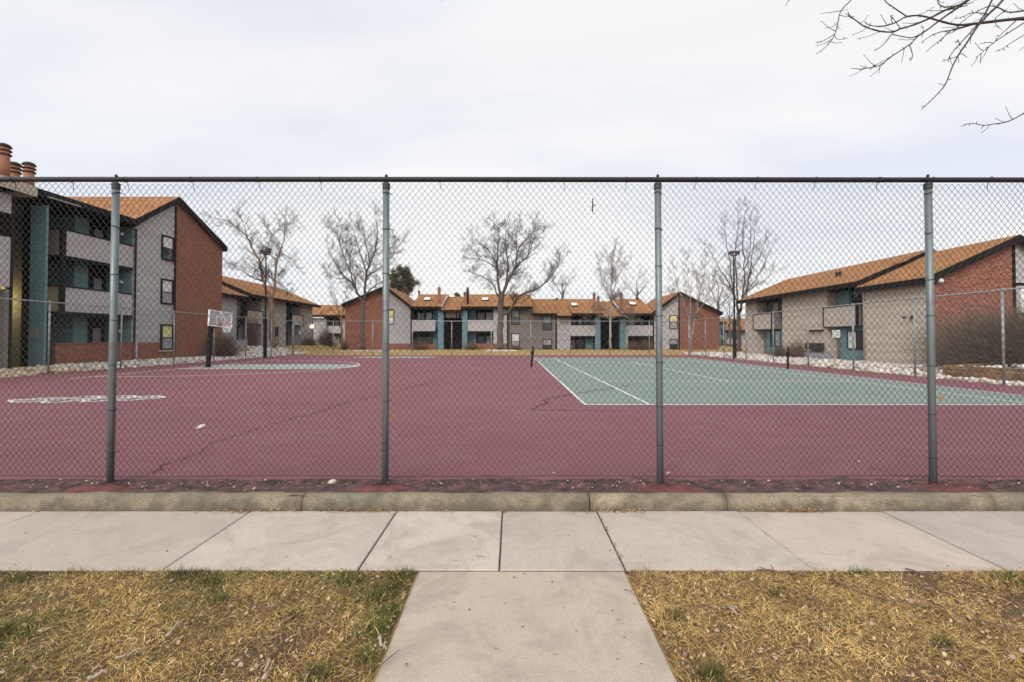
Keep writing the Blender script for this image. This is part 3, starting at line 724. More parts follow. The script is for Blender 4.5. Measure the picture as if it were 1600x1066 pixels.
# gable wing at the right end
xl2, xp2, xr2 = cx_(1021), cx_(1060), cx_(1122)
B.mb('brick_wall', 'brick').prism_y([(xp2, GZ), (xr2, GZ), (xr2, cz_(488)), (xp2, cz_(459))], 0, 9)
B.mb('wall', 'siding').prism_y([(xl2, GZ), (xp2, GZ), (xp2, cz_(459)), (xl2, cz_(486))], 0, 9)
B.box('wall_trim', 'trim', xl2 - .14, xl2 - .002, -.05, .12, GZ, cz_(490))
B.box('wall_trim', 'trim', xp2 - .07, xp2 + .07, -.06, -.002, GZ, cz_(461))
B.gable(cx_(1017), cz_(488), xp2, cz_(456), cx_(1125), cz_(488), -.45, 9.5)
B.window(cx_(1045), cx_(1058), cz_(514.5), cz_(492.5), 0, 'blindyellow', 'blindgrey', .5)
B.window(cx_(1045), cx_(1058), cz_(546.5), cz_(530), 0, 'blindgrey', 'glass', .5)
# recessed main body
DEP = 1.7
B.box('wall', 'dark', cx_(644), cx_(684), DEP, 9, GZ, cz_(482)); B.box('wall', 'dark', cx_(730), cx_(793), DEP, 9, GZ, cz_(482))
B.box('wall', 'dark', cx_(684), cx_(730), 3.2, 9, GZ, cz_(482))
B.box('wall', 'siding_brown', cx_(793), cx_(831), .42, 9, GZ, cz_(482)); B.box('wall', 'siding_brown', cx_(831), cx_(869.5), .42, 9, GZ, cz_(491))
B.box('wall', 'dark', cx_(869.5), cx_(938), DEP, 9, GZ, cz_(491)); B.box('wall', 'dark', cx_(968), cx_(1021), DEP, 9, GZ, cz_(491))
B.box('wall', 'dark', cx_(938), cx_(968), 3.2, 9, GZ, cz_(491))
def unit(x0, x1, zt, zp1, zp0, zb, floor_col='dark'):
    """one stack of balcony over patio between local x0..x1"""
    B.box('balcony_floor', 'dark', x0, x1, .11, DEP - .005, zp0 + .02, zp0 + .2)
    B.box('balcony_rail', 'trim', x0, x1, -.02, .14, zp1 + .002, zp1 + .06)
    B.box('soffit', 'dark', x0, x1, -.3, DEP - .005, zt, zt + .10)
    B.box('balcony_beam', 'trim', x0, x1, .0, .1, zp0 - .14, zp0 - .003)
    return B.one('balcony_parapet', 'panel', x0, x1, 0, .1, zp0, zp1)
zA = (cz_(482), cz_(500), cz_(517.5), GZ)
unit(cx_(644.5), cx_(680.5), *zA); unit(cx_(731), cx_(771), *zA)
zC = (cz_(493), cz_(508.5), cz_(525), GZ)
unit(cx_(891), cx_(930), *zC); unit(cx_(981), cx_(1019), *zC)
B.box('brick_wall', 'brick', cx_(731), cx_(793), -.03, .12, GZ, cz_(537)); B.box('brick_wall', 'brick', cx_(644.5), cx_(681), .2, .32, GZ, cz_(537.5))
# wall piers beside the balconies
B.box('wall', 'siding', cx_(771) + .003, cx_(792), 0, 1.69, cz_(537) + .002, cz_(483)); B.box('wall_trim', 'trim', cx_(792) + .003, cx_(793.5), -.03, .5, GZ, cz_(483))
B.box('wall_trim', 'trim', cx_(868.5), cx_(870), -.03, .5, GZ, cz_(493)); B.box('wall', 'siding', cx_(870) + .003, cx_(891) - .003, 0, 1.69, GZ, cz_(493))
B.box('wall', 'siding', cx_(977), cx_(981) - .003, .1, 1.69, GZ + .0, cz_(509))
B.box('corner_pipe', 'siding_warm', cx_(866), cx_(866.8), .36, .41, GZ, cz_(492))
# balcony windows and doors
y_ = DEP
B.slider(cx_(646), cx_(660), cz_(500), cz_(487), y_, ['glass', 'blindgrey']); B.slider(cx_(661), cx_(672), cz_(500), cz_(486.5), y_, ['blind'])
B.box('balcony_side_wall', 'teal_blue', cx_(674), cx_(681), y_ - .5, y_ - .003, GZ, cz_(484))
B.slider(cx_(646), cx_(672), cz_(544), cz_(526), y_, ['glass', 'glassblue', 'glass'])
B.box('balcony_side_wall', 'teal_blue', cx_(731), cx_(743), y_ - .5, y_ - .003, GZ, cz_(484))
B.slider(cx_(744), cx_(757), cz_(500), cz_(486.5), y_, ['blindgrey']); B.slider(cx_(757.6), cx_(770), cz_(500), cz_(486.5), y_, ['blind'])
B.slider(cx_(744), cx_(757), cz_(544), cz_(525), y_, ['glassblue']); B.slider(cx_(757.6), cx_(770), cz_(544), cz_(524), y_, ['blindgrey'])
B.slider(cx_(892), cx_(904), cz_(507), cz_(494), y_, ['glassblue']); B.slider(cx_(906), cx_(913), cz_(507), cz_(495), y_, ['blind']); B.slider(cx_(914), cx_(929), cz_(507), cz_(495), y_, ['glassblue', 'glass'])
B.slider(cx_(892), cx_(902), cz_(546), cz_(531), y_, ['blindgrey']); B.slider(cx_(903), cx_(916), cz_(546), cz_(531), y_, ['glass']); B.box('balcony_side_wall', 'teal', cx_(917), cx_(929), y_ - .5, y_ - .003, GZ, cz_(529))
B.slider(cx_(978), cx_(986), cz_(508), cz_(495), y_, ['glassblue']); B.slider(cx_(987), cx_(998), cz_(508), cz_(495), y_, ['blind']); B.slider(cx_(999), cx_(1019), cz_(508), cz_(496), y_, ['glass', 'blindgrey', 'glass'])
B.slider(cx_(986), cx_(1012), cz_(546), cz_(531), y_, ['glass', 'glass'])
# stair entries: blue-green pillars, dark openings, a pale panel above
for a, b, zt, mt in ((684.5, 693.5, 484, 'teal_blue'), (722.5, 730.5, 485, 'teal_blue'), (929.5, 937.5, 494, 'teal_blue'), (968, 976.5, 494, 'teal')):
    MB().box(cx_(a), cx_(b), -.06, .5, GZ, cz_(zt)).build('pillar', MAT[mt], B.root)
B.box('stair_wall', 'dark', cx_(693.6), cx_(722.4), .9, 3.19, cz_(498), cz_(487)); B.box('stair_wall', 'dark', cx_(937.6), cx_(967.9), 1.4, 3.19, cz_(506), cz_(496))
B.box('stair_panel', 'panel', cx_(695), cx_(711), .80, .897, cz_(496), cz_(488)); B.box('stair_panel', 'panel', cx_(713), cx_(716), .80, .897, cz_(496), cz_(488)); B.box('stair_panel', 'panel', cx_(718.5), cx_(721.5), .80, .897, cz_(496), cz_(487.5))
for k in range(7): B.box('stair_steps', 'dark', cx_(697), cx_(716), 1.0 + .3 * k, 1.3 + .3 * k - .003, GZ, GZ + .19 * (k + 1))
B.box('stair_side', 'dark', cx_(693.7), cx_(694.7), .6, 3.1, GZ, cz_(500)); B.box('stair_side', 'dark', cx_(966.7), cx_(967.8), .6, 3.1, GZ, cz_(500))
# plain windows in the recessed walls
B.window(cx_(799), cx_(812.3), cz_(507.5), cz_(484.5), .42, 'blindgrey', 'glass', .45); B.window(cx_(799), cx_(812.3), cz_(544), cz_(521), .42, 'blind', 'blindgrey', .55)
B.window(cx_(848), cx_(862.5), cz_(516), cz_(493.5), .42, 'blindgrey', 'glass', .5); B.window(cx_(848), cx_(862.5), cz_(548), cz_(529.5), .42, 'blindgrey', 'glass', .55)
# roofs
e1 = cz_(479.3); r1 = P(800, 460, YC + 5.5).z; e2 = cz_(489.5); r2 = P(800, 467.3, YC + 5.5).z
B.slope(cx_(642.5), cx_(690), -.55, e1, 5.5, r1, 11.5, e1); B.slope(cx_(690) + .04, cx_(721), -.75, e1 - .36, 5.5, r1 - .28, 11.5, e1 - .36); B.slope(cx_(721) + .04, cx_(831.5), -.55, e1, 5.5, r1, 11.5, e1)
B.slope(cx_(831.5) + .04, cx_(869.5), -.3, e2, 5.5, r2, 11.5, e2); B.slope(cx_(869.5) + .04, cx_(891.5), -.9, e2 - .29, 5.5, r2, 11.5, e2 - .2); B.slope(cx_(891.5) + .04, cx_(940), -.55, e2 - .03, 5.5, r2, 11.5, e2)
B.slope(cx_(940) + .04, cx_(970), -.75, e2 - .36, 5.5, r2 - .28, 11.5, e2 - .36); B.slope(cx_(970) + .04, cx_(1021), -.55, e2 - .03, 5.5, r2, 11.5, e2)
s1 = (r1 - e1) / 6.05; s2 = (r2 - e2) / 6.05
# attic infill under the roofs
for a, b, e_, r_ in ((645, 689.5, e1, r1), (690.5, 720.5, e1 - .36, r1 - .28), (721.5, 831, e1, r1), (832.5, 939, e2 - .3, r2 - .1), (941, 969, e2 - .36, r2 - .28), (971, 1017, e2 - .03, r2)):
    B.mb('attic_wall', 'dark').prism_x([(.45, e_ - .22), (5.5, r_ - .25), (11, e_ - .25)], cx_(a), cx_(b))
# pale flashing where the lower stair roofs meet the raised ones
for xa in (690.6, 969.4):
    e_, r_ = (e1, r1) if xa < 800 else (e2, r2)
    B.mb('roof_flashing', 'panel').prism_x([(-.5, e_ - .10), (-.5, e_ + .03), (5.3, r_ + .03), (5.3, r_ - .1)], cx_(xa) - .02, cx_(xa) + .12)
def roof_y(p, e_, r_):      # depth on the slope seen at row p
    best = min(np.linspace(-.5, 5.5, 200), key=lambda y: abs((533 + 1600 * SHIFT) - 750 * ((lambda dz, Y: (dz * CP - Y * SP) / (dz * SP + Y * CP))(e_ + (y + .55) * (r_ - e_) / 6.05 - CAMZ, YC + y)) - p))
    return best, e_ + (best + .55) * (r_ - e_) / 6.05
for px, py in ((668, 469.5), (758, 469.5)):
    y, z = roof_y(py, e1, r1); skylight(B, (px - 800) * (YC + y) / 747, y, z, s1)
for px, py in ((897, 478), (988, 476.5)):
    y, z = roof_y(py, e2, r2); skylight(B, (px - 800) * (YC + y) / 747, y, z, s2)
for px, pb, pt, w, mt in ((686.5, 474, 450, .3, 'terracotta'), (731, 475, 450, .27, 'vent'), (727, 476, 457.5, .34, 'terracotta'), (928, 486, 458, .27, 'terracotta'), (934.5, 487, 464, .24, 'terracotta'), (970, 486, 458, .30, 'terracotta')):
    e_, r_ = (e1, r1) if px < 832 else (e2, r2)
    y, z = roof_y(pb, e_, r_); chimney(B, (px - 800) * (YC + y) / 747, y, z - .15, P(800, pt, YC + y).z - .2, w, mt)
for px, pt in ((655, 452), (870, 463), (996, 462)):
    e_, r_ = (e1, r1) if px < 832 else (e2, r2)
    pipe_vent(B, (px - 800) * (YC + 5.2) / 747, 5.2, r_ - .3, P(800, pt + 3, YC + 5.2).z - .2)
for px, z in ((1000, 500), (769, 487)):
    pass
B.finish()

# ------------------------------------------------------------------ three-storey block on the left
B = Bld('apartment_building', 'three-storey apartment block on the left with brick gable, long grey balconies and round roof flues', (-21.0, 0, 0), R(90))
g0, g1, g2 = 26.6, 29.8, 34.7
B.mb('wall', 'siding').prism_y([(g0, 1.15), (g1, 1.15), (g1, 9.93), (g0, 7.55)], 0, 10)
B.mb('brick_wall', 'brick').prism_y([(g1, 0), (g2, 0), (g2, 7.92), (g1, 9.93)], 0, 10)
B.box('brick_wall', 'brick', g0, g1 - .001, -.04, 1, 0, 1.148)
B.box('wall_trim', 'trim', g1 - .07, g1 + .07, -.05, -.002, .6, 9.85)
B.box('wall_trim', 'trim', g0 - .02, g0 + .10, -.06, -.042, 1.15, 7.5)
B.gable(g0 - .45, 7.84, g1, 10.23, g2 + .14, 8.06, -.22, 10.5, t=.12, fasc=.36)
for z0, z1, up, lo, sp in ((6.12, 7.62, 'blind', 'glass', .5), (3.45, 4.98, 'blind', 'blindgrey', .52), (.68, 2.24, 'blindyellow', 'blindgrey', .52)):
    B.window(28.62, 29.64, z0, z1, 0 if z0 > 1.2 else -.04, up, lo, sp, fw=.09, out=.07)
B.box('window_sill', 'siding_warm', 28.5, 29.75, -.12, -.041, .60, .675)
B.box('conduit', 'blindgrey', 29.60, 29.66, -.09, -.041, .7, 3.2)
# balcony bays
bx0, bx1 = 22.3, 26.52
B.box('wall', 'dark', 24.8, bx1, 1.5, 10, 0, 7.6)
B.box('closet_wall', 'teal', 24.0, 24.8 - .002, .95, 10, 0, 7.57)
B.box('wall', 'siding_brown', 22.0, 22.25, 1.36, 10, 0, 7.57)
B.box('balcony_side_wall', 'teal', 26.53, 26.598, .1, 1.5, 0, 7.55)
for k, (pz0, pz1) in enumerate(((2.66, 3.8), (5.3, 6.47))):
    B.one('balcony_parapet', 'panel', bx0 + .22, bx1, 0, .10, pz0, pz1)
    B.box('balcony_return', 'siding_brown', bx0 + .02, bx0 + .10, .12, .86, pz0, pz1)
    B.box('balcony_floor', 'dark', bx0 + .1, bx1, .102, 2.6, pz0 - .03, pz0 + .14)
    B.box('balcony_rail', 'trim', bx0 + .0, bx1, -.03, .13, pz1 + .002, pz1 + .07); B.box('balcony_rail', 'trim', bx0, bx0 + .13, .132, .88, pz1 + .002, pz1 + .07)
    B.box('balcony_beam', 'trim', bx0, bx1, .0, .1, pz0 - .16, pz0 - .003)
    B.one('balcony_parapet', 'panel', 16.0, 19.55, -.5, -.4, pz0 + .82 if k == 0 else 6.5, pz1 + 1.72 if k == 0 else 7.25)
B.box('balcony_post', 'trim', bx0 - .01, bx0 + .21, -.025, .11, 2.5, 6.46)
B.one('patio_wall', 'brick', 22.1, g0 - .05, -.01, .16, 0, 1.12)
B.box('patio_wall_cap', 'brick', 22.05, g0 - .05, -.04, .19, 1.122, 1.18)
for z0 in (.15, 2.85, 5.5):
    B.slider(24.9, 25.6, z0, z0 + 2.0, 1.5, ['glass']); B.slider(25.66, 26.3, z0, z0 + 1.85, 1.5, ['blindgrey'])
    o = MB().lathe([(.02, .0), (.085, .03), (.10, .09), (.07, .16), (.02, .18)], 0, 0, 12).build('porch_lamp', MAT['white'], B.root, True); o.location = (26.40, .55, z0 + 1.55)
    MB().box(-.02, .13, -.03, .03, .16, .2).build('lamp_bracket', MAT['vent'], o)
B.one('door', 'teal', 23.94, 23.997, 1.2, 2.1, .1, 2.1)
# blue-green pillar with a number plaque, dark trim, stair wall, neighbouring bay
B.one('pillar', 'teal', 21.2, 21.31, -.33, .36, 0, 7.3)
B.box('wall_trim', 'trim', 21.45, 21.9, .362, .95, 0, 7.5)
pq = B.one('plaque', 'blindgrey', 21.185, 21.197, -.06, .26, 1.42, 1.78)
mbq = MB(); rs = random.Random(9)
for r_ in range(2):
    for c_ in range(3):
        a = -.03 + .09 * c_; z = 1.66 - .16 * r_
        mbq.box(21.178, 21.184, a, a + .05, z - .04, z - .02); mbq.box(21.178, 21.184, a, a + .05, z + .03, z + .05); mbq.box(21.178, 21.184, a + .02, a + .035, z - .02, z + .03)
mbq.build('plaque_marks', MAT['terracotta'], pq)
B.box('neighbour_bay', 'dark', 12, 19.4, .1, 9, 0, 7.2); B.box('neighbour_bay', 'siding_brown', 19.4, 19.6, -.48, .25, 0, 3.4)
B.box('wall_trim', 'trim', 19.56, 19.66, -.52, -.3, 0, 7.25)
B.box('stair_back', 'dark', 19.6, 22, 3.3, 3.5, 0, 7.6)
ro = MB().box(19.9, g0 - .47, -.55, 9, 7.58, 7.88).build('roof', MAT['trim'], B.root)
MB().box(21.0, 22.6, -.60, -.553, 7.60, 7.66).build('gutter', MAT['blindgrey'], ro)
ro = MB().box(12, 20.1, -.95, 9, 7.72, 7.80).build('roof', MAT['trim'], B.root)
MB().box(12, 20.12, -.99, -.952, 7.36, 7.78).build('fascia', MAT['siding_warm'], ro); MB().box(20.102, 20.14, -.95, .5, 7.36, 7.78).build('fascia', MAT['panel'], ro)
def flue(X, Y, zt, r):
    x, y = Y, -(X + 21)
    o = MB().lathe([(r, 7.8), (r, zt - .05)], x, y, 18).build('flue', MAT['terracotta'], B.root, True)
    for k in range(3):
        z = zt - .42 + .17 * k
        MB().lathe([(r * .9, z - .005), (r * 1.30, z), (r * 1.30, z + .035), (r * .9, z + .07)], x, y, 20).build('flue_collar', MAT['vent'], o, True)
    MB().lathe([(r * .95, zt - .04), (r * 1.05, zt - .03), (r * 1.05, zt + .02), (r * .5, zt + .07)], x, y, 18).build('flue_cap', MAT['vent'], o, True)
    MB().lathe([(r * 1.02, 8.12), (r * 1.18, 8.14), (r * 1.02, 8.2)], x, y, 18).build('flashing', MAT['terracotta'], o, True)
q = P(6, 227, 20.0); flue(q.x, 20.0, q.z, .20); q = P(22.5, 256, 21.3); flue(q.x, 21.3, q.z, .20); q = P(45.5, 256, 22.4); flue(q.x, 22.4, q.z, .20)
# stair lamp, lit, on the wall behind the pillar
lm = MB().lathe([(.02, 0), (.07, .03), (.09, .1), (.05, .16)], 0, 0, 12).build('stair_lamp', MAT['lampglow'], B.root, True); lm.location = (21.8, 2.75, 3.3); lm.scale = (.6, .6, .6)
pl = bpy.data.lights.new('lamp', 'POINT'); pl.energy = 110; pl.color = (1, .82, .32); pl.shadow_soft_size = .08
po = bpy.data.objects.new('lamp', pl); COL.objects.link(po); po.parent = B.root; po.location = (21.5, 2.5, 3.2)
# downspout
sp2 = MB().tube([(26.72, -.10, 1.2), (26.72, -.10, .35), (26.80, -.25, .2)], .045, 8).build('downspout', MAT['panel'], B.root, True)
B.finish()

# ------------------------------------------------------------------ two-storey block behind it
B = Bld('apartment_building', 'two-storey grey block with orange roof behind the basketball hoop', (-23.0, 0, 0), R(90))
def lx(p, X=23.0): return X * 750 / (800 - p) * .994
def lz(px, py, X=23.0): return P(px, py, lx(px, X)).z
e_ = lz(430, 466.5); zb = .3
xs0, xs1 = 36.6, lx(490)
B.box('wall', 'siding', xs0, lx(372), 0, 8, zb, e_ - .05); B.box('wall', 'siding', lx(410), lx(449), 0, 8, zb, e_ - .05); B.box('wall', 'siding', lx(472), xs1, 0, 8, zb, e_ - .05)
B.box('wall', 'siding_brown', lx(372) + .002, lx(410) - .002, 1.1, 8, zb, e_ - .05); B.box('wall', 'siding_brown', lx(449) + .002, lx(472) - .002, 1.1, 8, zb, e_ - .05)
for a, b, t, bo in ((387, 411, 485, 505), (457, 474, 492, 508)):
    z1, z0 = lz(a, t), lz(a, bo)
    B.one('balcony_parapet', 'panel_warm', lx(a), lx(b), -.1, -.004, z0, z1); B.box('balcony_floor', 'dark', lx(a) - 1.4, lx(b) - .3, .0, 1.09, z0 - .05, z0 + .1)
    B.box('balcony_rail', 'trim', lx(a) - .08, lx(b) + .08, -.14, -.002, z1 + .002, z1 + .06); B.box('balcony_rail', 'trim', lx(a) - .1, lx(a) - .01, -.12, -.002, z0, z1); B.box('balcony_rail', 'trim', lx(b) + .01, lx(b) + .1, -.12, -.002, z0, z1)
B.slider(lx(380), lx(405), 2.9, 4.7, 1.1, ['glass', 'blindgrey', 'glass']); B.slider(lx(378), lx(400), .5, 2.4, 1.1, ['glassblue', 'glass', 'blindgrey'])
B.slider(lx(456), lx(471), 3.4, 5.0, 1.1, ['blind', 'glassblue', 'glassblue']); B.slider(lx(450), lx(467), .6, 2.5, 1.1, ['glass', 'blindgrey', 'glass'])
B.one('sign_plate', 'white', lx(468.5), lx(471.5), -.03, -.002, lz(470, 522), lz(470, 517))
B.window(lx(431.5), lx(436.5), .75, 2.5, 0, 'glass', 'blindgrey', .5)
B.slope(xs0 - .3, lx(383), -.45, e_ - .28, 4, 6.85, 9, e_ - .3, mat='roof'); B.slope(lx(383) + .04, xs1 + .4, -.75, e_ - .05, 4, 7.2, 9, e_, mat='roof')
B.mb('attic_wall', 'dark').prism_x([(.1, e_ - .4), (4, 6.7), (8.5, e_ - .4)], lx(383), xs1)
o = MB().lathe([(.03, -.24), (.19, -.16), (.24, 0), (.19, .16), (.04, .24)], 0, 0, 16).build('globe_lamp', MAT['lampglow'], B.root, True); o.location = (lx(485), -.3, lz(485, 510))
MB().tube([(0, .05, .22), (0, .3, .28)], .025, 6).build('lamp_bracket', MAT['black'], o)
B.finish()
t = thing('patio_wall', 'low pale grey wall on the rocks between the hoop and the two-storey block', 'wall', (-20.7, 0, 0), R(90))
MB().box(35.2, 37.6, 0, .15, -.1, 1.22).build('wall', MAT['concretewall'], t); MB().box(35.15, 37.65, -.03, .18, 1.222, 1.28).build('coping', MAT['concretewall'], t)
MB().box(35.2, 35.35, .152, 2.0, -.1, 1.22).build('wall', MAT['concretewall'], t)

# ------------------------------------------------------------------ far block seen in the gap beyond it
YF = 66.0
def fx(p): return (p - 800) * YF / 747
def fz(p): return P(800, p, YF).z
B = Bld('apartment_building', 'distant low block with orange roof in the gap left of the far brick gable', (0, YF, 0), 0)
B.box('wall', 'siding', fx(470), fx(511), 0, 8, 0, fz(497)); B.box('wall', 'siding_brown', fx(511) + .002, fx(536), 1.2, 8, 0, fz(497)); B.box('wall', 'siding', fx(536) + .002, fx(560), 0, 8, 0, fz(497))
B.one('balcony_parapet', 'panel', fx(512), fx(533), 0, .1, fz(521), fz(509.5)); B.box('balcony_floor', 'dark', fx(511) + .003, fx(536), .102, 1.19, fz(522), fz(520))
B.slider(fx(513), fx(532), fz(509), fz(500), 1.2, ['glass', 'blindgrey', 'glass']); B.slider(fx(517), fx(533), fz(541), fz(524), 1.2, ['blind', 'blindgrey', 'glass'])
B.box('soffit', 'trim', fx(508), fx(538), -.3, 1.19, fz(497), fz(494))
B.slope(fx(460), fx(565), -.6, fz(492.5), 6, fz(472), 12, fz(492)); B.box('wall_trim', 'trim', fx(489), fx(490.3), -.06, -.002, 0, fz(496))
B.finish()
YF = 74.0
B = Bld('apartment_building', 'small distant pale green house with orange roof, right of the far brick gable', (0, YF, 0), 0)
B.box('wall', 'teal', fx(1112), fx(1133), 0, 8, 0, fz(503)); B.box('wall', 'siding', fx(1133) + .002, fx(1200), .6, 8, 0, fz(516))
for z0, z1 in ((540, 530), (524, 512)): B.window(fx(1125), fx(1131), fz(z0), fz(z1), 0, 'glass', 'glass')
B.slider(fx(1137), fx(1156), fz(530), fz(518), .6, ['glass', 'glassblue']); B.slider(fx(1137), fx(1156), fz(547), fz(538), .6, ['glass', 'glass'])
B.one('balcony_parapet', 'panel', fx(1136), fx(1150), .2, .3, fz(538), fz(529)); B.box('balcony_floor', 'dark', fx(1136), fx(1152), .3, .59, fz(538.5), fz(537))
B.slope(fx(1132), fx(1210), -.2, fz(516), 6, fz(495), 12, fz(516)); B.slope(fx(1105), fx(1132) - .05, -.4, fz(503), 6, fz(494), 12, fz(503))
B.finish()

# ------------------------------------------------------------------ two-storey block on the right
XR = 20.4
B = Bld('apartment_building', 'two-storey beige-grey block on the right with teal patios, orange roof and brick gable end', (XR, 0, 0), R(-90))
def rx(p, X=XR): return -X * 750 / (p - 800) * .994          # local x = -world Y
def rz_(px, py, X=XR): return P(px, py, -rx(px, X)).z
e_ = 4.62; yn = -23.2
B.box('wall', 'siding_warm', rx(1163), rx(1180), 0, 8, -.1, e_); B.box('wall', 'siding_warm', rx(1220), rx(1290), 0, 8, -.1, e_); B.box('wall', 'siding_warm', rx(1352), yn - .02, -.25, 8, -.1, e_ - .15)
B.box('wall', 'siding_brown', rx(1180) + .002, rx(1220) - .002, .6, 8, -.1, e_); B.box('wall', 'siding_brown', rx(1290) + .002, rx(1352) - .002, .6, 8, -.1, e_)
B.box('patio_front', 'teal', rx(1190), rx(1220) - .004, .30, .597, -.1, rz_(1205, 517)); B.box('patio_front', 'teal', rx(1303), rx(1352) - .004, .30, .597, -.1, rz_(1330, 512))
B.box('balcony_side_wall', 'teal', rx(1296), rx(1313), .46, .597, 2.3, e_ - .1)
for a, b, t_, bo in ((1177, 1205, 492.5, 515), (1287, 1337, 482, 511)):
    z1, z0 = rz_(a, t_) , rz_(a, bo)
    B.one('balcony_parapet', 'panel_warm', rx(a), rx(b), -.1, -.004, z0, z1)
    B.box('balcony_return', 'siding_brown', rx(b) + .12, rx(b) + .2, .0, .59, z0, z1)
    B.box('balcony_floor', 'dark', rx(a) + .7, rx(b) + .2, -.002, .59, z0 - .06, z0 - .002)
    for xx in (rx(a) - .07, rx(b) + .002): B.box('balcony_rail', 'trim', xx, xx + .068, -.13, .02, z0 - .03, z1 + .07)
    B.box('balcony_rail', 'trim', rx(a), rx(b), -.13, .02, z1 + .003, z1 + .07); B.box('balcony_rail', 'trim', rx(a), rx(b), -.12, -.0, z0 - .06, z0 - .003)
B.slider(rx(1186), rx(1213), 2.9, 4.3, .6, ['glassblue', 'blindgrey', 'glass']); B.slider(rx(1315), rx(1350), 2.4, 4.35, .6, ['glass', 'glass', 'blindgrey'])
B.slider(rx(1196), rx(1211), .75, 2.0, .30, ['glassblue', 'blindgrey']); B.slider(rx(1314), rx(1343), .72, 1.85, .30, ['blind', 'glass'])
B.window(rx(1268), rx(1282), rz_(1275, 537), rz_(1275, 516.5), 0, 'blindgrey', 'blindgrey', .5); B.box('window_awning', 'trim', rx(1260), rx(1284.5), -.16, -.003, rz_(1275, 517.5), rz_(1275, 515.5))
MB().box(rx(1265), rx(1286), -.45, -.053, rz_(1275, 546), rz_(1275, 536)).build('air_conditioner', MAT['vent'], B.root)
dn = MB().tube([(rx(1355), -.29, 0), (rx(1355), -.29, 4.2), (rx(1353), -.55, 4.4)], .05, 8).build('downspout', MAT['panel_warm'], B.root, True)
# brick gable end facing the camera (plane local x = yn), apex over local y = 3.8
yp, zp = 3.85, 6.36
B.mb('brick_wall', 'brick').prism_x([(-.25, -.1), (yp, -.1), (yp, zp - .12), (-.25, e_ - .35)], yn - .015, yn + .05)
B.mb('wall', 'siding').prism_x([(yp + .002, -.1), (8, -.1), (8, 3.4), (yp + .002, zp - .12)], yn - .015, yn + .05)
B.mb('attic_wall', 'dark').prism_x([(.0, e_ - .3), (yp, zp - .25), (8, 3.4)], rx(1352), yn - .016); B.mb('attic_wall', 'dark').prism_x([(.0, e_ - .2), (yp, zp - .12), (8, 3.4)], rx(1163), rx(1352) - .002)
B.box('wall_trim', 'trim', yn + .052, yn + .09, yp - .06, yp + .07, -.1, zp - .2); B.box('wall_trim', 'trim', yn + .052, yn + .09, yp + .08, 8, 3.95, 4.08); B.box('wall_trim', 'trim', yn + .052, yn + .09, yp + .08, 8, 2.5, 2.62)
MB().box(yn + .052, yn + .075, yp + .3, 6, 2.64, 3.9).build('white_panel', MAT['white'], B.root)
r = MB().prism_x([(-.65, e_ - .45), (-.65, e_ - .3), (yp, zp), (8.4, 3.1), (8.4, 2.95), (yp, zp - .16)], rx(1352) - .02, yn + .38).build('roof', MAT['roof'], B.root)
MB().prism_x([(-.66, e_ - .64), (-.66, e_ - .31), (yp, zp - .01), (yp, zp - .36)], yn + .384, yn + .43).build('rake_board', MAT['trim'], r); MB().prism_x([(yp, zp - .36), (yp, zp - .01), (8.4, 3.09), (8.4, 2.75)], yn + .384, yn + .43).build('rake_board', MAT['trim'], r)
MB().box(rx(1352), yn + .42, -.70, -.653, e_ - .62, e_ - .32).build('fascia', MAT['trim'], r)
r = MB().prism_x([(-.6, e_ - .12), (-.6, e_ + .06), (yp, zp + .22), (8.4, 3.3), (8.4, 3.1), (yp, zp + .04)], rx(1163) - .4, rx(1352) + .02).build('roof', MAT['roof'], B.root)
MB().prism_x([(-.61, e_ - .26), (-.61, e_ + .05), (yp, zp + .21), (yp, zp - .1)], rx(1352) + .024, rx(1352) + .075).build('rake_board', MAT['trim'], r); MB().prism_x([(-.61, e_ - .26), (-.61, e_ + .05), (yp, zp + .21), (yp, zp - .1)], rx(1163) - .45, rx(1163) - .404).build('rake_board', MAT['trim'], r)
MB().box(rx(1163) - .4, rx(1352), -.65, -.603, e_ - .24, e_ + .04).build('fascia', MAT['trim'], r)
def rs_(yl): return e_ + .06 + (yl + .6) * (zp + .16 - e_) / (yp + .6)
for px, yl in ((1308, 1.3),):
    for d_ in (-.16, .16): pipe_vent(B, rx(1308, XR + yl) + d_, yl, rs_(yl) - .1, rs_(yl) + .12, .06)
MB().prism_x([(1.75, rs_(1.75) - .02), (1.75, rs_(1.75) + .07), (2.3, rs_(2.3) + .07), (2.3, rs_(2.3) - .02)], -28.0, -27.3).build('roof_vent', MAT['roof'], B.root)
fl = MB().box(yn - 1.0, yn - .8, -.33, -.253, 2.36, 2.46).build('floodlight', MAT['vent'], B.root)
for d_ in (-1.12, -.72): MB().lathe([(.035, 0), (.07, .12), (.075, .16)], 0, 0, 10).build('lamp_head', MAT['vent'], fl, True); h_ = fl.children[-1]; h_.location = (yn + d_, -.4, 2.42); h_.rotation_euler = (R(70), 0, R(30 if d_ > -1 else -30))
fl = MB().box(yn + .052, yn + .1, -.1, .05, 4.02, 4.12).build('floodlight', MAT['vent'], B.root)
for d_ in (-.28, .12):
    MB().lathe([(.05, 0), (.11, .1), (.12, .2), (.08, .24)], 0, 0, 12).build('lamp_head', MAT['white'], fl, True); h_ = fl.children[-1]; h_.location = (yn + .12, d_, 4.10); h_.rotation_euler = (R(65), 0, R(90 + 40 * d_))
MB().lathe([(.10, -.02), (.10, .02)], 0, 0, 12).build('wall_light', MAT['white'], B.root, True); o = B.root.children[-1]; o.location = (yn + .07, 1.65, 3.55); o.rotation_euler = (0, R(90), 0)
B.finish()
t = thing('planter_box', 'low dark grey planter box against the beige wall, between the teal patios', 'planter', (XR - .62, 0, 0), R(-90))
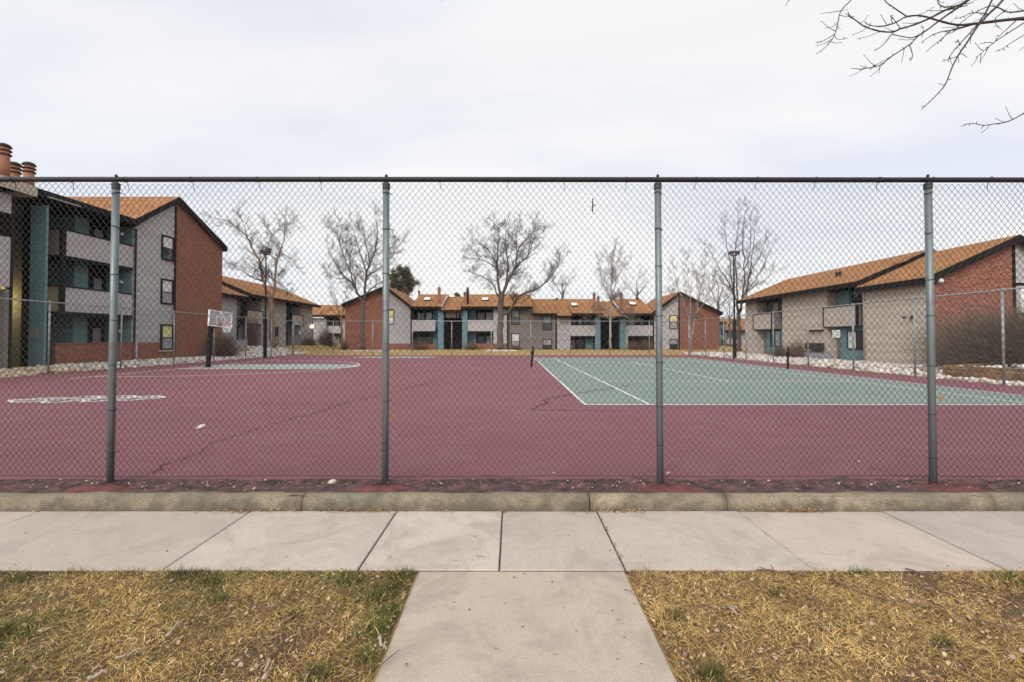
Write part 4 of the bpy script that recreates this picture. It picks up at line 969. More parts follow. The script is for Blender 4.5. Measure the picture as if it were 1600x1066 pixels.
MB().box(-33.0, -30.5, 0, .55, -.02, .45).build('box', MAT['concretewall'], t); MB().box(-32.95, -30.55, .05, .5, .452, .46).build('soil', MAT['dark'], t)
# ================================================================== TREES
def bark(name, c1, c2, scale=3):
    m = NT(name); v = m.coord(); mpn = m.n('ShaderNodeMapping'); mpn.inputs['Scale'].default_value = (3, 3, .6); m.l(v, mpn.inputs[0])
    n1 = m.noise(mpn.outputs[0], scale * 2, 6, .7); n2 = m.noise(v, .8, 3)
    c = m.mix(m.math('MULTIPLY', n2, .5), m.ramp(n1, [(.3, c1), (.7, c2)]), tuple(x * .7 for x in c2))
    m.color(c); m.rough(.95); m.bump(n1, .8, .03); return m.m
MAT['bark'] = bark('grey_brown_bark', (0.145, 0.11, 0.095), (0.075, 0.056, 0.049))
MAT['bark_red'] = bark('orange_brown_bark', (0.30, 0.185, 0.115), (0.16, 0.09, 0.06))
MAT['birch'] = bark('pale_birch_bark', (0.44, 0.38, 0.34), (0.24, 0.19, 0.165))
MAT['twig'] = basic('dark_twig', (0.072, 0.056, 0.051), (0.048, 0.038, 0.035), 2, .9)
MAT['twig_pale'] = basic('pale_twig', (0.17, 0.135, 0.12), (0.10, 0.08, 0.072), 2, .9)
MAT['twig_far'] = basic('greyish_twig', (0.21, 0.185, 0.18), (0.16, 0.14, 0.135), 2, .9)

def smooth(pts, n=4):
    out = []; P_ = [pts[0]] + list(pts) + [pts[-1]]
    for i in range(1, len(P_) - 2):
        p0, p1, p2, p3 = P_[i-1], P_[i], P_[i+1], P_[i+2]
        for k in range(n):
            t = k / n
            out.append(.5 * ((2*p1) + (p2-p0)*t + (2*p0-5*p1+4*p2-p3)*t*t + (3*p1-p0-3*p2+p3)*t*t*t))
    out.append(pts[-1]); return out
def shoot(mb, rs, p, d, L, r, lvl, o):
    """a twig with its own side twigs"""
    n_ = 5 if lvl == 0 else 4; pts = [p.copy()]; d = d.normalized(); rad = [r]
    for k in range(n_):
        d = (d + Vector((rs.gauss(0, 1), rs.gauss(0, 1), rs.gauss(0, 1))) * o['wig'] + Vector((0, 0, o['up']))).normalized()
        pts.append(pts[-1] + d * (L / n_)); rad.append(max(o['rmin'] * .6, r * (1 - .75 * (k + 1) / n_)))
    mb.tube(pts, rad, 4 if lvl == 0 else 3, cap=False)
    if lvl >= o['lv']: return
    m_ = o['kids'][lvl]
    for k in range(m_):
        t = .2 + .8 * (k + rs.random()) / m_; i = min(n_ - 1, int(t * n_)); q = pts[i].lerp(pts[i + 1], t * n_ - i)
        tang = (pts[i + 1] - pts[i]).normalized(); ax = Vector((rs.gauss(0, 1), rs.gauss(0, 1), rs.gauss(0, 1))); side = (ax - tang * ax.dot(tang)).normalized()
        shoot(mb, rs, q, tang * rs.uniform(.5, 1.1) + side * rs.uniform(.5, .95), L * rs.uniform(.35, .6), max(o['rmin'], r * .55), lvl + 1, o)
DEF = dict(wig=.07, up=.08, rmin=.0075, lv=2, kids=(7, 6, 0), L=1.7, step=.42, start=.22, rk=.5)
def tree(name, label, cat_, Y, base, mains, seed, bmat='bark', tmat='twig', group=None, **kw):
    """mains: lists of photograph points with a start and end radius (m) and a depth drift; grown in world space"""
    o = dict(DEF); o.update(kw); rs = random.Random(seed); b = P(base[0], base[1], Y)
    t = thing(name, label, cat_, tuple(b), 0, group); tm = MB(); cm_ = MB(); sc = Y / 46
    for pts, r0, r1, dy in mains:
        n_ = len(pts); w = [b * 0 + P(x, y, Y + dy * i / max(1, n_ - 1)) - b for i, (x, y) in enumerate(pts)]
        w = smooth(w, 4); m_ = len(w)
        for i in range(1, m_): w[i] = w[i] + Vector((rs.gauss(0, .03), rs.gauss(0, .1), rs.gauss(0, .03))) * min(1, sc)
        r0, r1 = r0 * .74, r1 * .8; rad = [r0 + (r1 - r0) * (i / (m_ - 1)) ** .7 for i in range(m_)]
        if pts[0] == base: rad[0] *= 1.35
        tm.tube(w, rad, 8)
        acc = 0; tot = sum((w[i+1] - w[i]).length for i in range(m_ - 1)); s_ = 0
        if r1 > .09: continue
        for i in range(m_ - 1):
            seg_ = (w[i+1] - w[i]); L = seg_.length; s_ += L; acc += L; f = s_ / tot
            if f < (o['start'] if pts[0] != base else max(o['start'], .45)): continue
            while acc > o['step']:
                acc -= o['step']; tang = seg_.normalized(); ax = Vector((rs.gauss(0, 1), rs.gauss(0, 1) * .8, rs.gauss(0, 1))); side = (ax - tang * ax.dot(tang)).normalized()
                q = w[i].lerp(w[i+1], rs.random()); LL = o['L'] * rs.uniform(.45, 1.15) * (1.1 - .45 * f)
                shoot(cm_, rs, q, tang * rs.uniform(.35, 1) + side * rs.uniform(.45, 1), LL, max(o['rmin'], rad[i] * o['rk'] * .6), 0, o)
        shoot(cm_, rs, w[-1], w[-1] - w[-2], o['L'] * .7, max(o['rmin'], r1), 0, o)
    tm.build('trunk', MAT[bmat], t, True); cm_.build('crown', MAT[tmat], t)
    return t
tree('bare_tree', 'bare tree with forked orange-brown trunk beside the left light pole', 'tree', 42.0, (426, 545), [
    ([(426, 545), (425, 505), (424, 478), (422, 464)], .30, .24, 0),
    ([(422, 466), (415, 452), (409, 430), (406, 411), (396, 390), (388, 374), (378, 362), (368, 354), (353, 345), (337, 342)], .20, .025, -2),
    ([(408, 415), (414, 396), (420, 382), (424, 370), (420, 360), (412, 350)], .09, .02, 2), ([(422, 374), (430, 362), (437, 350)], .06, .015, 2),
    ([(388, 376), (384, 360), (378, 344), (372, 330)], .07, .015, -2), ([(411, 440), (400, 436), (388, 430), (374, 420), (362, 412), (350, 410)], .09, .02, -3),
    ([(424, 470), (429, 450), (431, 425), (434, 405), (441, 385), (444, 368), (447, 345), (445, 335)], .19, .02, 1.5),
    ([(432, 415), (428, 404), (420, 396), (416, 396)], .06, .02, 2), ([(430, 400), (444, 398), (455, 405), (463, 418)], .08, .02, 3),
    ([(444, 366), (454, 356), (466, 352)], .06, .015, 2), ([(427, 452), (420, 442), (410, 424)], .07, .02, 3), ([(430, 440), (441, 446), (449, 456)], .06, .015, -2)],
    1, 'bark_red', 'twig', L=1.3, step=.38)
tree('bare_tree', 'bare tree with dark forked trunk in front of the far left brick gable', 'tree', 46.0, (566, 545), [
    ([(566, 545), (566, 520), (567, 495), (567, 468)], .34, .27, 0),
    ([(566, 470), (560, 460), (554, 448), (546, 438), (536, 430), (527, 418), (518, 404), (512, 390)], .19, .02, -3),
    ([(556, 452), (550, 436), (546, 420), (538, 402), (533, 388), (528, 372), (518, 358), (510, 350)], .14, .02, 2),
    ([(534, 390), (531, 374), (535, 356), (530, 345)], .07, .015, 3), ([(568, 468), (571, 446), (573, 428), (567, 410), (561, 392), (556, 372), (550, 352)], .20, .02, -1),
    ([(572, 430), (577, 410), (574, 392), (570, 370), (566, 348)], .13, .02, 2), ([(575, 420), (583, 400), (588, 380), (590, 358), (586, 342)], .13, .02, -2),
    ([(573, 432), (582, 426), (592, 420), (604, 410), (614, 397), (622, 386), (630, 376)], .12, .018, 2), ([(600, 412), (606, 396), (612, 378), (616, 366)], .07, .015, 3),
    ([(570, 462), (579, 452), (588, 446), (598, 440), (610, 443)], .12, .02, -2), ([(546, 420), (548, 400), (551, 380)], .08, .015, -3), ([(540, 434), (528, 436), (516, 428), (508, 424)], .07, .015, 2)],
    2, 'bark', 'twig', L=1.55, step=.33)
tree('bare_tree', 'small many-stemmed bare tree before the distant orange roof, left of the brick gable', 'tree', 52.0, (533, 545), [
    ([(533, 545), (534, 520), (534, 495)], .16, .13, 0), ([(534, 497), (528, 480), (524, 462), (521, 445)], .09, .02, 1), ([(534, 495), (537, 475), (541, 458), (543, 442)], .09, .02, -1),
    ([(533, 500), (522, 488), (510, 486), (503, 488)], .07, .02, 2), ([(535, 490), (545, 470), (549, 455)], .06, .02, 2), ([(527, 478), (519, 465), (516, 455)], .05, .02, -2)],
    3, 'bark_red', 'twig', L=1.0, step=.45, kids=(5, 4, 0))
tree('bare_tree', 'largest bare tree in the centre, with one long limb reaching right', 'tree', 46.0, (782, 545), [
    ([(782, 545), (781, 520), (782, 495), (783, 470), (784, 458)], .42, .33, 0),
    ([(781, 462), (778, 440), (777, 412), (778, 390), (780, 374), (779, 358), (777, 346)], .20, .02, 1),
    ([(777, 416), (770, 402), (763, 391), (753, 384), (743, 380), (735, 374)], .11, .018, -2), ([(776, 420), (768, 413), (757, 407), (743, 405), (730, 404)], .10, .018, 2),
    ([(778, 462), (774, 452), (770, 444), (760, 436), (748, 430), (737, 427)], .12, .018, -3), ([(786, 460), (791, 440), (793, 418), (793, 403), (790, 385), (790, 365), (792, 348)], .17, .02, 2),
    ([(787, 458), (795, 438), (804, 420), (808, 397), (814, 382), (822, 374), (832, 364), (842, 356)], .20, .02, -2), ([(808, 396), (806, 378), (808, 362), (812, 346)], .09, .018, 2),
    ([(804, 421), (815, 408), (824, 402), (829, 388), (834, 374), (842, 366), (852, 362)], .12, .018, 2), ([(824, 400), (828, 382), (830, 366), (836, 352)], .07, .015, -2),
    ([(786, 492), (793, 489), (801, 478), (807, 469), (813, 462), (824, 457), (836, 453), (846, 447), (854, 440), (861, 431), (869, 421)], .20, .05, -3),
    ([(850, 443), (856, 432), (858, 420), (862, 408)], .06, .018, 1), ([(866, 425), (874, 414), (880, 402)], .05, .018, -1), ([(852, 441), (862, 440), (874, 446)], .05, .015, 1),
    ([(788, 462), (796, 456), (802, 447), (811, 441), (820, 437)], .09, .018, 2), ([(779, 386), (771, 372), (765, 356)], .07, .015, -2), ([(793, 405), (800, 392), (800, 376), (802, 360)], .08, .015, 3), ([(757, 408), (748, 398), (738, 392)], .05, .015, 1)],
    4, 'bark', 'twig', L=1.5, step=.32)
tree('birch_tree', 'slim pale birch with straight white stem in front of the right-hand stairway', 'tree', 47.0, (954, 546), [
    ([(954, 546), (954, 515), (955, 490), (956, 460), (956, 430), (957, 405), (959, 388)], .17, .03, 0),
    ([(955, 492), (945, 482), (932, 480), (920, 487)], .06, .02, -2), ([(955, 490), (966, 482), (980, 481), (992, 488)], .06, .02, 2), ([(955, 500), (944, 494), (934, 496), (925, 505)], .05, .02, 2), ([(955, 498), (968, 492), (980, 496), (988, 503)], .05, .02, -2),
    ([(955, 470), (948, 450), (944, 430), (936, 412)], .07, .02, 1), ([(956, 462), (963, 442), (970, 425), (978, 412)], .07, .02, -1), ([(956, 440), (951, 420), (949, 400)], .05, .02, -1), ([(956, 430), (962, 414), (966, 398)], .05, .02, 1)],
    5, 'birch', 'twig_pale', L=1.35, step=.33, up=.13)
tree('birch_tree', 'white-stemmed birch with three trunks before the far right brick gable', 'tree', 44.0, (1078, 549), [
    ([(1078, 549), (1079, 538), (1079, 530)], .15, .13, 0), ([(1079, 532), (1078, 510), (1074, 492), (1068, 472), (1062, 456), (1056, 440), (1052, 420)], .10, .02, -1),
    ([(1080, 532), (1083, 510), (1088, 490), (1092, 466), (1096, 446), (1100, 425), (1102, 408)], .11, .02, 1), ([(1077, 505), (1078, 480), (1078, 455), (1074, 430), (1071, 405)], .07, .02, 2),
    ([(1088, 490), (1097, 476), (1106, 458), (1112, 440)], .06, .018, -2), ([(1066, 468), (1060, 466), (1054, 458)], .05, .018, 1), ([(1093, 462), (1088, 440), (1086, 420)], .05, .018, 2)],
    6, 'birch', 'twig_pale', L=1.3, step=.42, up=.15)
tree('bare_tree', 'tall fan-shaped bare tree behind the right light pole', 'tree', 43.5, (1155, 548), [
    ([(1155, 548), (1155, 525), (1154, 505), (1154, 490)], .26, .22, 0),
    ([(1154, 492), (1149, 470), (1143, 452), (1136, 438), (1127, 424), (1117, 406), (1109, 390), (1105, 380)], .13, .018, -2), ([(1146, 462), (1144, 440), (1141, 415), (1136, 385), (1134, 362), (1132, 345)], .11, .018, 2),
    ([(1153, 492), (1152, 462), (1150, 430), (1149, 400), (1152, 370), (1153, 345), (1155, 326)], .13, .018, 1), ([(1155, 490), (1160, 462), (1164, 435), (1163, 405), (1160, 375), (1163, 345), (1168, 322)], .14, .018, -1),
    ([(1156, 488), (1162, 466), (1169, 440), (1174, 412), (1177, 385), (1180, 360), (1183, 338)], .14, .018, 2), ([(1160, 470), (1169, 455), (1180, 438), (1190, 420), (1198, 404), (1204, 386)], .11, .018, -2),
    ([(1163, 462), (1176, 450), (1190, 442), (1204, 430), (1214, 424)], .08, .018, 2), ([(1170, 436), (1178, 416), (1190, 396), (1196, 372)], .08, .018, 2), ([(1141, 450), (1130, 444), (1120, 440), (1112, 438)], .07, .018, 2), ([(1164, 420), (1172, 395), (1173, 365), (1172, 340)], .08, .018, -2)],
    7, 'bark', 'twig', L=1.25, step=.50, up=.16, kids=(6, 4, 0))
# thinner trees far behind the roofs
def far_tree(label, Y, pts, seed, **kw):
    return tree('bare_tree', label, 'tree', Y, pts[0][0][0], pts, seed, 'bark', 'twig_far', 'bare trees far behind the roofs', L=2.2, step=.62, rmin=.012, kids=(6, 4, 0), **kw)
far_tree('faint bare tree rising behind the roof between the centre tree and the slim birch', 80, [([(878, 545), (878, 480), (880, 455)], .3, .25, 0), ([(880, 465), (870, 448), (862, 436)], .14, .03, 2), ([(880, 460), (886, 444), (893, 434)], .14, .03, -2), ([(880, 456), (878, 440), (876, 430)], .12, .03, 0)], 21)
far_tree('faint bare tree rising behind the roof just right of the slim birch', 82, [([(995, 545), (995, 480), (996, 455)], .3, .25, 0), ([(995, 465), (986, 450), (980, 440)], .14, .03, 2), ([(996, 462), (1006, 448), (1012, 440)], .14, .03, -2), ([(996, 456), (994, 442), (998, 432)], .12, .03, 0)], 22)
far_tree('dense dark bare tree above the far right brick gable roof edge', 72, [([(1122, 545), (1122, 500), (1122, 470)], .3, .25, 0), ([(1122, 475), (1112, 456), (1106, 440)], .14, .03, 2), ([(1122, 472), (1130, 452), (1138, 440)], .14, .03, -2), ([(1122, 468), (1122, 450), (1118, 432)], .12, .03, 0), ([(1122, 480), (1134, 468), (1142, 460)], .12, .03, 3), ([(1122, 490), (1112, 478), (1104, 470)], .1, .03, -3)], 23)
far_tree('low tangle of bare branches between the right light pole and the far house', 66, [([(1141, 547), (1140, 515), (1140, 495)], .22, .18, 0), ([(1140, 500), (1133, 484), (1128, 470)], .1, .03, 2), ([(1140, 498), (1147, 482), (1150, 466)], .1, .03, -2), ([(1140, 496), (1140, 478), (1138, 462)], .1, .03, 0)], 24)
# evergreens beyond the roof: leaf-sized clumps through the crown's volume
PINE = attr_mat('pine_needles', .9)
def evergreen(name, label, Y, c, w, h, n, cols, seed, trunk_to):
    r_ = np.random.default_rng(seed); k = Y / 750; b = P(c[0], trunk_to, Y)
    t = thing(name, label, 'tree', tuple(b)); cc = P(c[0], c[1], Y) - b
    nb = 46; u = r_.normal(size=(nb, 3)); u /= np.linalg.norm(u, axis=1, keepdims=True); rad = r_.uniform(.25, 1, nb) ** .5
    cl = u * rad[:, None] * np.array([w * k / 2, w * k / 2, h * k / 2]); cl[:, 0] *= 1 - .25 * np.clip(cl[:, 2:3][:, 0] / (h * k / 2), 0, 1)
    ci = r_.integers(0, nb, n); pos = cl[ci] + r_.normal(size=(n, 3)) * w * k * .055
    d = r_.normal(size=(n, 3)) + np.array([0, 0, .5]); d /= np.linalg.norm(d, axis=1, keepdims=True); s = np.cross(d, r_.normal(size=(n, 3))); s /= np.linalg.norm(s, axis=1, keepdims=True)
    L = r_.uniform(.12, .3, n)[:, None]; wd = r_.uniform(.03, .07, n)[:, None]
    V = np.stack([pos - s * wd, pos + s * wd, pos + d * L + s * wd * .3, pos + d * L - s * wd * .3], 1).reshape(-1, 3) + np.array(cc)
    base = np.array(cols)[r_.integers(0, len(cols), nb)][ci] * r_.uniform(.7, 1.3, n)[:, None]
    np_mesh('crown', V, [np.arange(n * 4).reshape(n, 4)], PINE, t, np.repeat(base, 4, 0))
    mb = MB().tube([(0, 0, 0), (0, 0, cc.z * .6), (.1, 0, cc.z + h * k * .3)], [.2, .16, .04], 8)
    for q in cl[::2]: mb.tube([(0, 0, cc.z + q[2] * .4 - .3), tuple(Vector(q) + cc)], [.05, .015], 4)
    mb.build('trunk', MAT['bark'], t, True); return t
evergreen('pine_tree', 'olive-green pine showing above the orange roof beside the far left gable', 74, (629, 440), 48, 46, 9000, [(.075, .07, .035), (.10, .09, .045), (.13, .105, .06), (.05, .05, .028)], 3, 545)
evergreen('evergreen_tree', 'small bright green treetop showing over the lower stairway roof', 72, (713, 468), 15, 20, 1800, [(.07, .13, .025), (.10, .17, .03), (.05, .09, .02)], 4, 545)

# ================================================================== SHRUBS
MAT['shrubtwig'] = basic('brown_shrub_twig', (0.20, 0.125, 0.085), (0.115, 0.075, 0.055), 3, .95)
MAT['hedgetwig'] = basic('grey_brown_hedge_twig', (0.18, 0.135, 0.10), (0.10, 0.078, 0.06), 3, .95)
SHLEAF = attr_mat('dry_shrub_leaf', .95)
def shrub(name, label, pos, w, d, h, n, seed, cols, mat='shrubtwig', leaf=1500, group=None, lsize=(.03, .07), rt=.006, flat=1.0, box=False):
    """many stems fanning out of the base into a rounded bush, with dry leaf-sized scraps on the twig ends"""
    rs = random.Random(seed); r_ = np.random.default_rng(seed); t = thing(name, label, 'shrub', pos, 0, group); mb = MB(); tips = []
    for i in range(n):
        a = rs.uniform(0, 2 * math.pi); e_ = math.acos(rs.uniform(0.02, 1)) ; rr_ = rs.uniform(.55, 1.02)
        tip = Vector((math.cos(a) * math.sin(e_) * w / 2, math.sin(a) * math.sin(e_) * d / 2, max(.05, math.cos(e_) ** flat * h))) * rr_
        if box:
            u_ = Vector((math.cos(a) * math.sin(e_), math.sin(a) * math.sin(e_), math.cos(e_))); q_ = 1 / (abs(u_.x) ** 5 + abs(u_.y) ** 5 + abs(u_.z) ** 5) ** .2; tip = Vector((u_.x * w / 2, u_.y * d / 2, u_.z * h)) * q_ * rs.uniform(.7, 1.0)
        b = Vector((math.cos(a) * rs.uniform(0, w * .25), math.sin(a) * rs.uniform(0, d * .25), -.03))
        mid = b.lerp(tip, .5) + Vector((rs.gauss(0, .05) * w, rs.gauss(0, .05) * d, h * .08)); pts = smooth([b, mid, tip], 2)
        mb.tube(pts, [rt * 1.6, rt * 1.4, rt * 1.2, rt, rt * .7], 3, cap=False); tips += pts[2:]
        for k in range(3):
            q = pts[rs.randint(1, 4)]; e2 = q + (q - b).normalized() * w * .12 + Vector((rs.gauss(0, 1), rs.gauss(0, 1), rs.gauss(0, .7))) * w * .07
            if e2.z < .02: e2.z = .03
            mb.tube([q, e2], [rt * .8, rt * .5], 3, cap=False); tips.append(e2)
    mb.build('stems', MAT[mat], t)
    if leaf:
        T = np.array([tuple(p) for p in tips]); n_ = leaf; pos_ = T[r_.integers(0, len(T), n_)] + r_.normal(size=(n_, 3)) * .05 * w; pos_[:, 2] = np.maximum(pos_[:, 2], .02)
        dd = r_.normal(size=(n_, 3)); dd /= np.linalg.norm(dd, axis=1, keepdims=True); s = np.cross(dd, r_.normal(size=(n_, 3))); s /= np.linalg.norm(s, axis=1, keepdims=True)
        L = r_.uniform(*lsize, n_)[:, None]
        V = np.stack([pos_, pos_ + dd * L * .5 + s * L * .3, pos_ + dd * L, pos_ + dd * L * .5 - s * L * .3], 1).reshape(-1, 3)
        c = np.array(cols)[r_.integers(0, len(cols), n_)] * r_.uniform(.7, 1.25, n_)[:, None]
        np_mesh('foliage', V, [np.arange(n_ * 4).reshape(n_, 4)], SHLEAF, t, np.repeat(c, 4, 0))
    return t
BR = [(.16, .085, .055), (.11, .065, .045), (.20, .12, .07)]; TAN = [(.22, .145, .065), (.17, .11, .05), (.13, .095, .05)]; OL = [(.06, .07, .03), (.09, .085, .04), (.045, .05, .025)]
RED = [(.17, .07, .05), (.12, .055, .04), (.20, .095, .065)]
def at(px, Y): 
    p = P(px, 528, Y); return (p.x, Y, float(hgt(p.x, Y)))
shrub('round_bush', 'round leafless brown bush beside the hoop, against the brick wall', (-20.0, 33.2, .08), 2.1, 2.0, 1.75, 700, 1, BR, leaf=2600)
shrub('hedge_bush', 'huge grey-brown leafless hedge bush behind the timber wall at right', (21.7, 19.9, .25), 7.0, 3.4, 1.72, 5200, 2, [(.14, .108, .078), (.105, .082, .062), (.18, .135, .095)], 'hedgetwig', 22000, lsize=(.02, .05), rt=.005, box=True)
shrub('shrub', 'reddish leafless shrub under the left balcony of the far block', at(655, 50.8), 2.6, 1.3, 1.05, 260, 3, RED, leaf=900)
shrub('shrub', 'low rust-brown shrub left of the centre tree, below the brick strip', at(737, 50.8), 2.0, 1.1, .85, 200, 4, RED, leaf=700)
shrub('shrub', 'small dark brown shrub under the lone window right of the centre tree', at(806, 51.2), 1.5, 1.0, .55, 160, 5, BR, leaf=500)
shrub('shrub', 'tan rounded shrub left of the pair by the rightmost balcony', at(989, 50.4), 1.7, 1.2, 1.0, 240, 6, TAN, leaf=1000)
shrub('shrub', 'tan rounded shrub right of the pair by the rightmost balcony', at(1009, 50.4), 1.9, 1.2, 1.15, 260, 7, TAN, leaf=1000)
shrub('shrub', 'tall golden-brown shrub left of the far brick gable', at(508, 57), 2.6, 2.0, 2.5, 320, 8, TAN, leaf=1300)
shrub('shrub', 'dark green low shrub at the corner of the grey block, under the globe lamp', at(484, 52.5), 2.0, 1.5, 1.0, 200, 9, OL, leaf=1600)
shrub('shrub', 'dark green low shrub at the foot of the golden-brown bush', at(514, 54.5), 2.2, 1.2, .8, 160, 10, OL, leaf=1200)
shrub('shrub', 'small dark evergreen shrub on white rocks behind the right net post', (19.3, 34.6, .02), 1.6, 1.2, .85, 200, 11, OL, leaf=1600)
shrub('shrub', 'spiky reddish-brown leafless shrub against the beige wall on the right', (19.5, 32.9, .02), 1.7, 1.2, 1.25, 320, 12, BR, leaf=500)
shrub('shrub', 'dark ragged shrub at the left foot of the far brick gable', at(538, 50.5), 1.0, .9, 1.4, 140, 13, OL, leaf=700)
shrub('shrub', 'brown twiggy shrub clinging to the left block between its two balconies', (-22.2, 41.0, .6), 1.6, 1.6, 3.9, 260, 14, BR, leaf=700)

# ================================================================== WHITE ROCKS
import bmesh
ROCK = attr_mat('pale_river_rock', .85, bump=True)
def ico(sub=1):
    bm = bmesh.new(); bmesh.ops.create_icosphere(bm, subdivisions=sub, radius=1); v = np.array([tuple(x.co) for x in bm.verts]); f = np.array([[q.index for q in p.verts] for p in bm.faces]); bm.free(); return v, f
IV, IF = ico(1)
def rock_bed(name, label, poly_pts, seed, size=(.04, .14), tint=None):
    r_ = np.random.default_rng(seed); n = len(poly_pts); nv = len(IV)
    XY = np.array(poly_pts); s = r_.uniform(size[0], size[1], n)
    sc = np.stack([s * r_.uniform(.8, 1.35, n), s * r_.uniform(.7, 1.1, n), s * r_.uniform(.5, .8, n)], 1)
    off = r_.uniform(-20, 20, (n, 3)); V = np.repeat(IV[None], n, 0).copy()
    for k in range(3):
        fr = r_.normal(size=(n, 1, 3)) * 1.7; V *= 1 + .10 * np.sin((V * fr).sum(-1, keepdims=True) * 1.6 + off[:, None, k:k+1])
    V *= sc[:, None]; a = r_.uniform(0, 6.28, n); ca, sa = np.cos(a)[:, None], np.sin(a)[:, None]
    X = V[..., 0] * ca - V[..., 1] * sa; Y = V[..., 0] * sa + V[..., 1] * ca
    z = hgt(XY[:, 0], XY[:, 1]) if XY.shape[1] == 2 else XY[:, 2]
    V = np.stack([X + XY[:, 0:1], Y + XY[:, 1:2], V[..., 2] + (z + sc[:, 2] * .45)[:, None]], -1)
    pal = np.array([(.63, .58, .52), (.50, .45, .40), (.72, .69, .64), (.38, .32, .28), (.60, .51, .43), (.27, .22, .19)])
    c = pal[r_.choice(6, n, p=[.26, .2, .17, .14, .13, .10])] * r_.uniform(.85, 1.1, n)[:, None]
    if tint is not None: c = c * tint(XY)
    F = (IF[None] + (np.arange(n) * nv)[:, None, None]).reshape(-1, 3)
    o = np_mesh(name, V.reshape(-1, 3), [F], ROCK, None, np.repeat(c, nv, 0), True); return tag(o, label, 'rocks', kind='stuff')
def scatter(x0, x1, y0, y1, n, seed, ok=lambda x, y: True):
    rs = random.Random(seed); out = []
    while len(out) < n:
        x, y = rs.uniform(x0, x1), rs.uniform(y0, y1)
        if ok(x, y): out.append((x, y))
    return out
lb = scatter(-21, -18.25, 17, 36, 3000, 1, lambda x, y: x > -20.95 + (0 if y > 21.9 else .3)) + scatter(-22.4, -18.3, 35.5, 43.5, 1300, 2, lambda x, y: not (-21 < x < -20.4 and y < 38))
rock_bed('river_rocks', 'long bed of pale river rocks along the left fence and building', lb, 5, tint=lambda q: np.where(q[:, 1:2] < 21, np.array([[.95, .82, .66]]), 1.0))
rbp = scatter(14.95, 20.2, 17.7, 43, 4600, 3) + scatter(14.85, 15.5, 12, 17.7, 130, 4)
rock_bed('river_rocks', 'bed of pale river rocks between the right fence and the beige block', rbp, 6, (.035, .125))
wp = scatter(16.0, 21.5, 12.5, 17.5, 700, 7, lambda x, y: x > 15.95 + (17.6 - y) * .36 and y < 17.4)
rock_bed('river_rocks', 'pale rocks heaped behind the weathered timber retaining wall', [(x, y, .33 + .05 * math.sin(x * 3 + y)) for x, y in wp], 7)
tr3 = P(782, 545, 46)
ring = [(tr3.x + r_ * math.cos(a), 46 + .75 * r_ * math.sin(a)) for a, r_ in [(random.uniform(0, 6.28), random.uniform(.5, 1.55)) for _ in range(170)]]
rock_bed('river_rocks', 'ring of white rocks round the foot of the largest bare tree', [(x, y, .15) for x, y in ring], 8, (.07, .16))
tr2 = P(566, 545, 46)
rock_bed('river_rocks', 'flat strip of white rocks before the far left brick gable', [(tr2.x + random.gauss(.6, 1.4), 45 + random.uniform(-.4, .6), .14) for _ in range(150)], 9, (.06, .13))

# timber retaining wall
t = thing('retaining_wall', 'low weathered brown timber retaining wall in front of the big hedge', 'wall', (15.75, 17.62, 0), math.atan2(-5.2, 1.9))
rs = random.Random(5); Lw_ = 5.5
for k in range(3):
    x = 0; 
    while x < Lw_:
        l = min(rs.uniform(1.4, 2.3), Lw_ - x + .01); MB().box(x + .009, x + l - .009, rs.uniform(-.02, .02), .18, -.02 + .15 * k + rs.uniform(0, .006), .112 + .15 * k).build('timber', MAT['timber'], t); x += l
for k in range(3): MB().box(.0, .17, .185, 2.6, -.02 + .15 * k, .126 + .15 * k).build('timber', MAT['timber'], t)

# ================================================================== COURT FURNITURE
# basketball hoop
MAT['acrylic'] = NT('clear_backboard'); _m = MAT['acrylic']; _m.color((.62, .65, .70)); _m.rough(.08); _m.b.inputs['Alpha'].default_value = .30; MAT['acrylic'] = _m.m
MAT['redrim'] = basic('faded_red_rim', (.50, .12, .12), (.42, .1, .1), 5, .5)
hp0 = G(325, 574, 0); HX, HY = hp0.x, hp0.y
t = thing('basketball_hoop', 'basketball hoop with clear white-edged backboard on a square black post', 'hoop', (HX, HY, 0)); t.rotation_euler = (R(-4), 0, R(-9))
MB().box(-.075, .075, -.075, .075, -.1, 2.15).build('post', MAT['black'], t); MB().box(-.16, .16, -.16, .16, -.02, .02).build('base_plate', MAT['black'], t)
bxx = .50; z0, z1 = 1.96, 2.70
mb = MB(); mb.tube([(0, 0, 2.1), (bxx - .06, .0, 2.62)], .04, 8); mb.tube([(0, 0, 1.75), (bxx - .06, .0, 2.12)], .04, 8); mb.build('arm', MAT['black'], t, True)
bb = MB().box(bxx, bxx + .018, -.70, .70, z0 + .03, z1 - .03).build('backboard', MAT['acrylic'], t)
fr = MB(); fr.box(bxx - .03, bxx + .04, -.74, .74, z1 - .03, z1 + .015); fr.box(bxx - .03, bxx + .04, -.74, .74, z0 - .015, z0 + .03); fr.box(bxx - .03, bxx + .04, -.74, -.70, z0 + .03, z1 - .03); fr.box(bxx - .03, bxx + .04, .70, .74, z0 + .03, z1 - .03)
fr.build('frame', MAT['white'], bb)
sq = MB(); a0, a1 = z0 + .14, z0 + .5; sq.box(bxx + .0185, bxx + .024, -.28, .28, a1 - .05, a1); sq.box(bxx + .0185, bxx + .024, -.28, -.23, a0, a1 - .05); sq.box(bxx + .0185, bxx + .024, .23, .28, a0, a1 - .05); sq.build('target_square', MAT['white'], bb)
MB().box(bxx + .0185, bxx + .022, -.10, .12, z0 + .56, z0 + .70).build('logo_patch', MAT['white'], bb)
rim = MB(); rz0 = z0 + .14; rim.tube([(bxx + .16 + .23 + .23 * math.cos(w), .23 * math.sin(w), rz0) for w in np.linspace(0, 2 * math.pi, 25)], .013, 6); rim.box(bxx + .02, bxx + .17, -.09, .09, rz0 - .06, rz0 + .02)
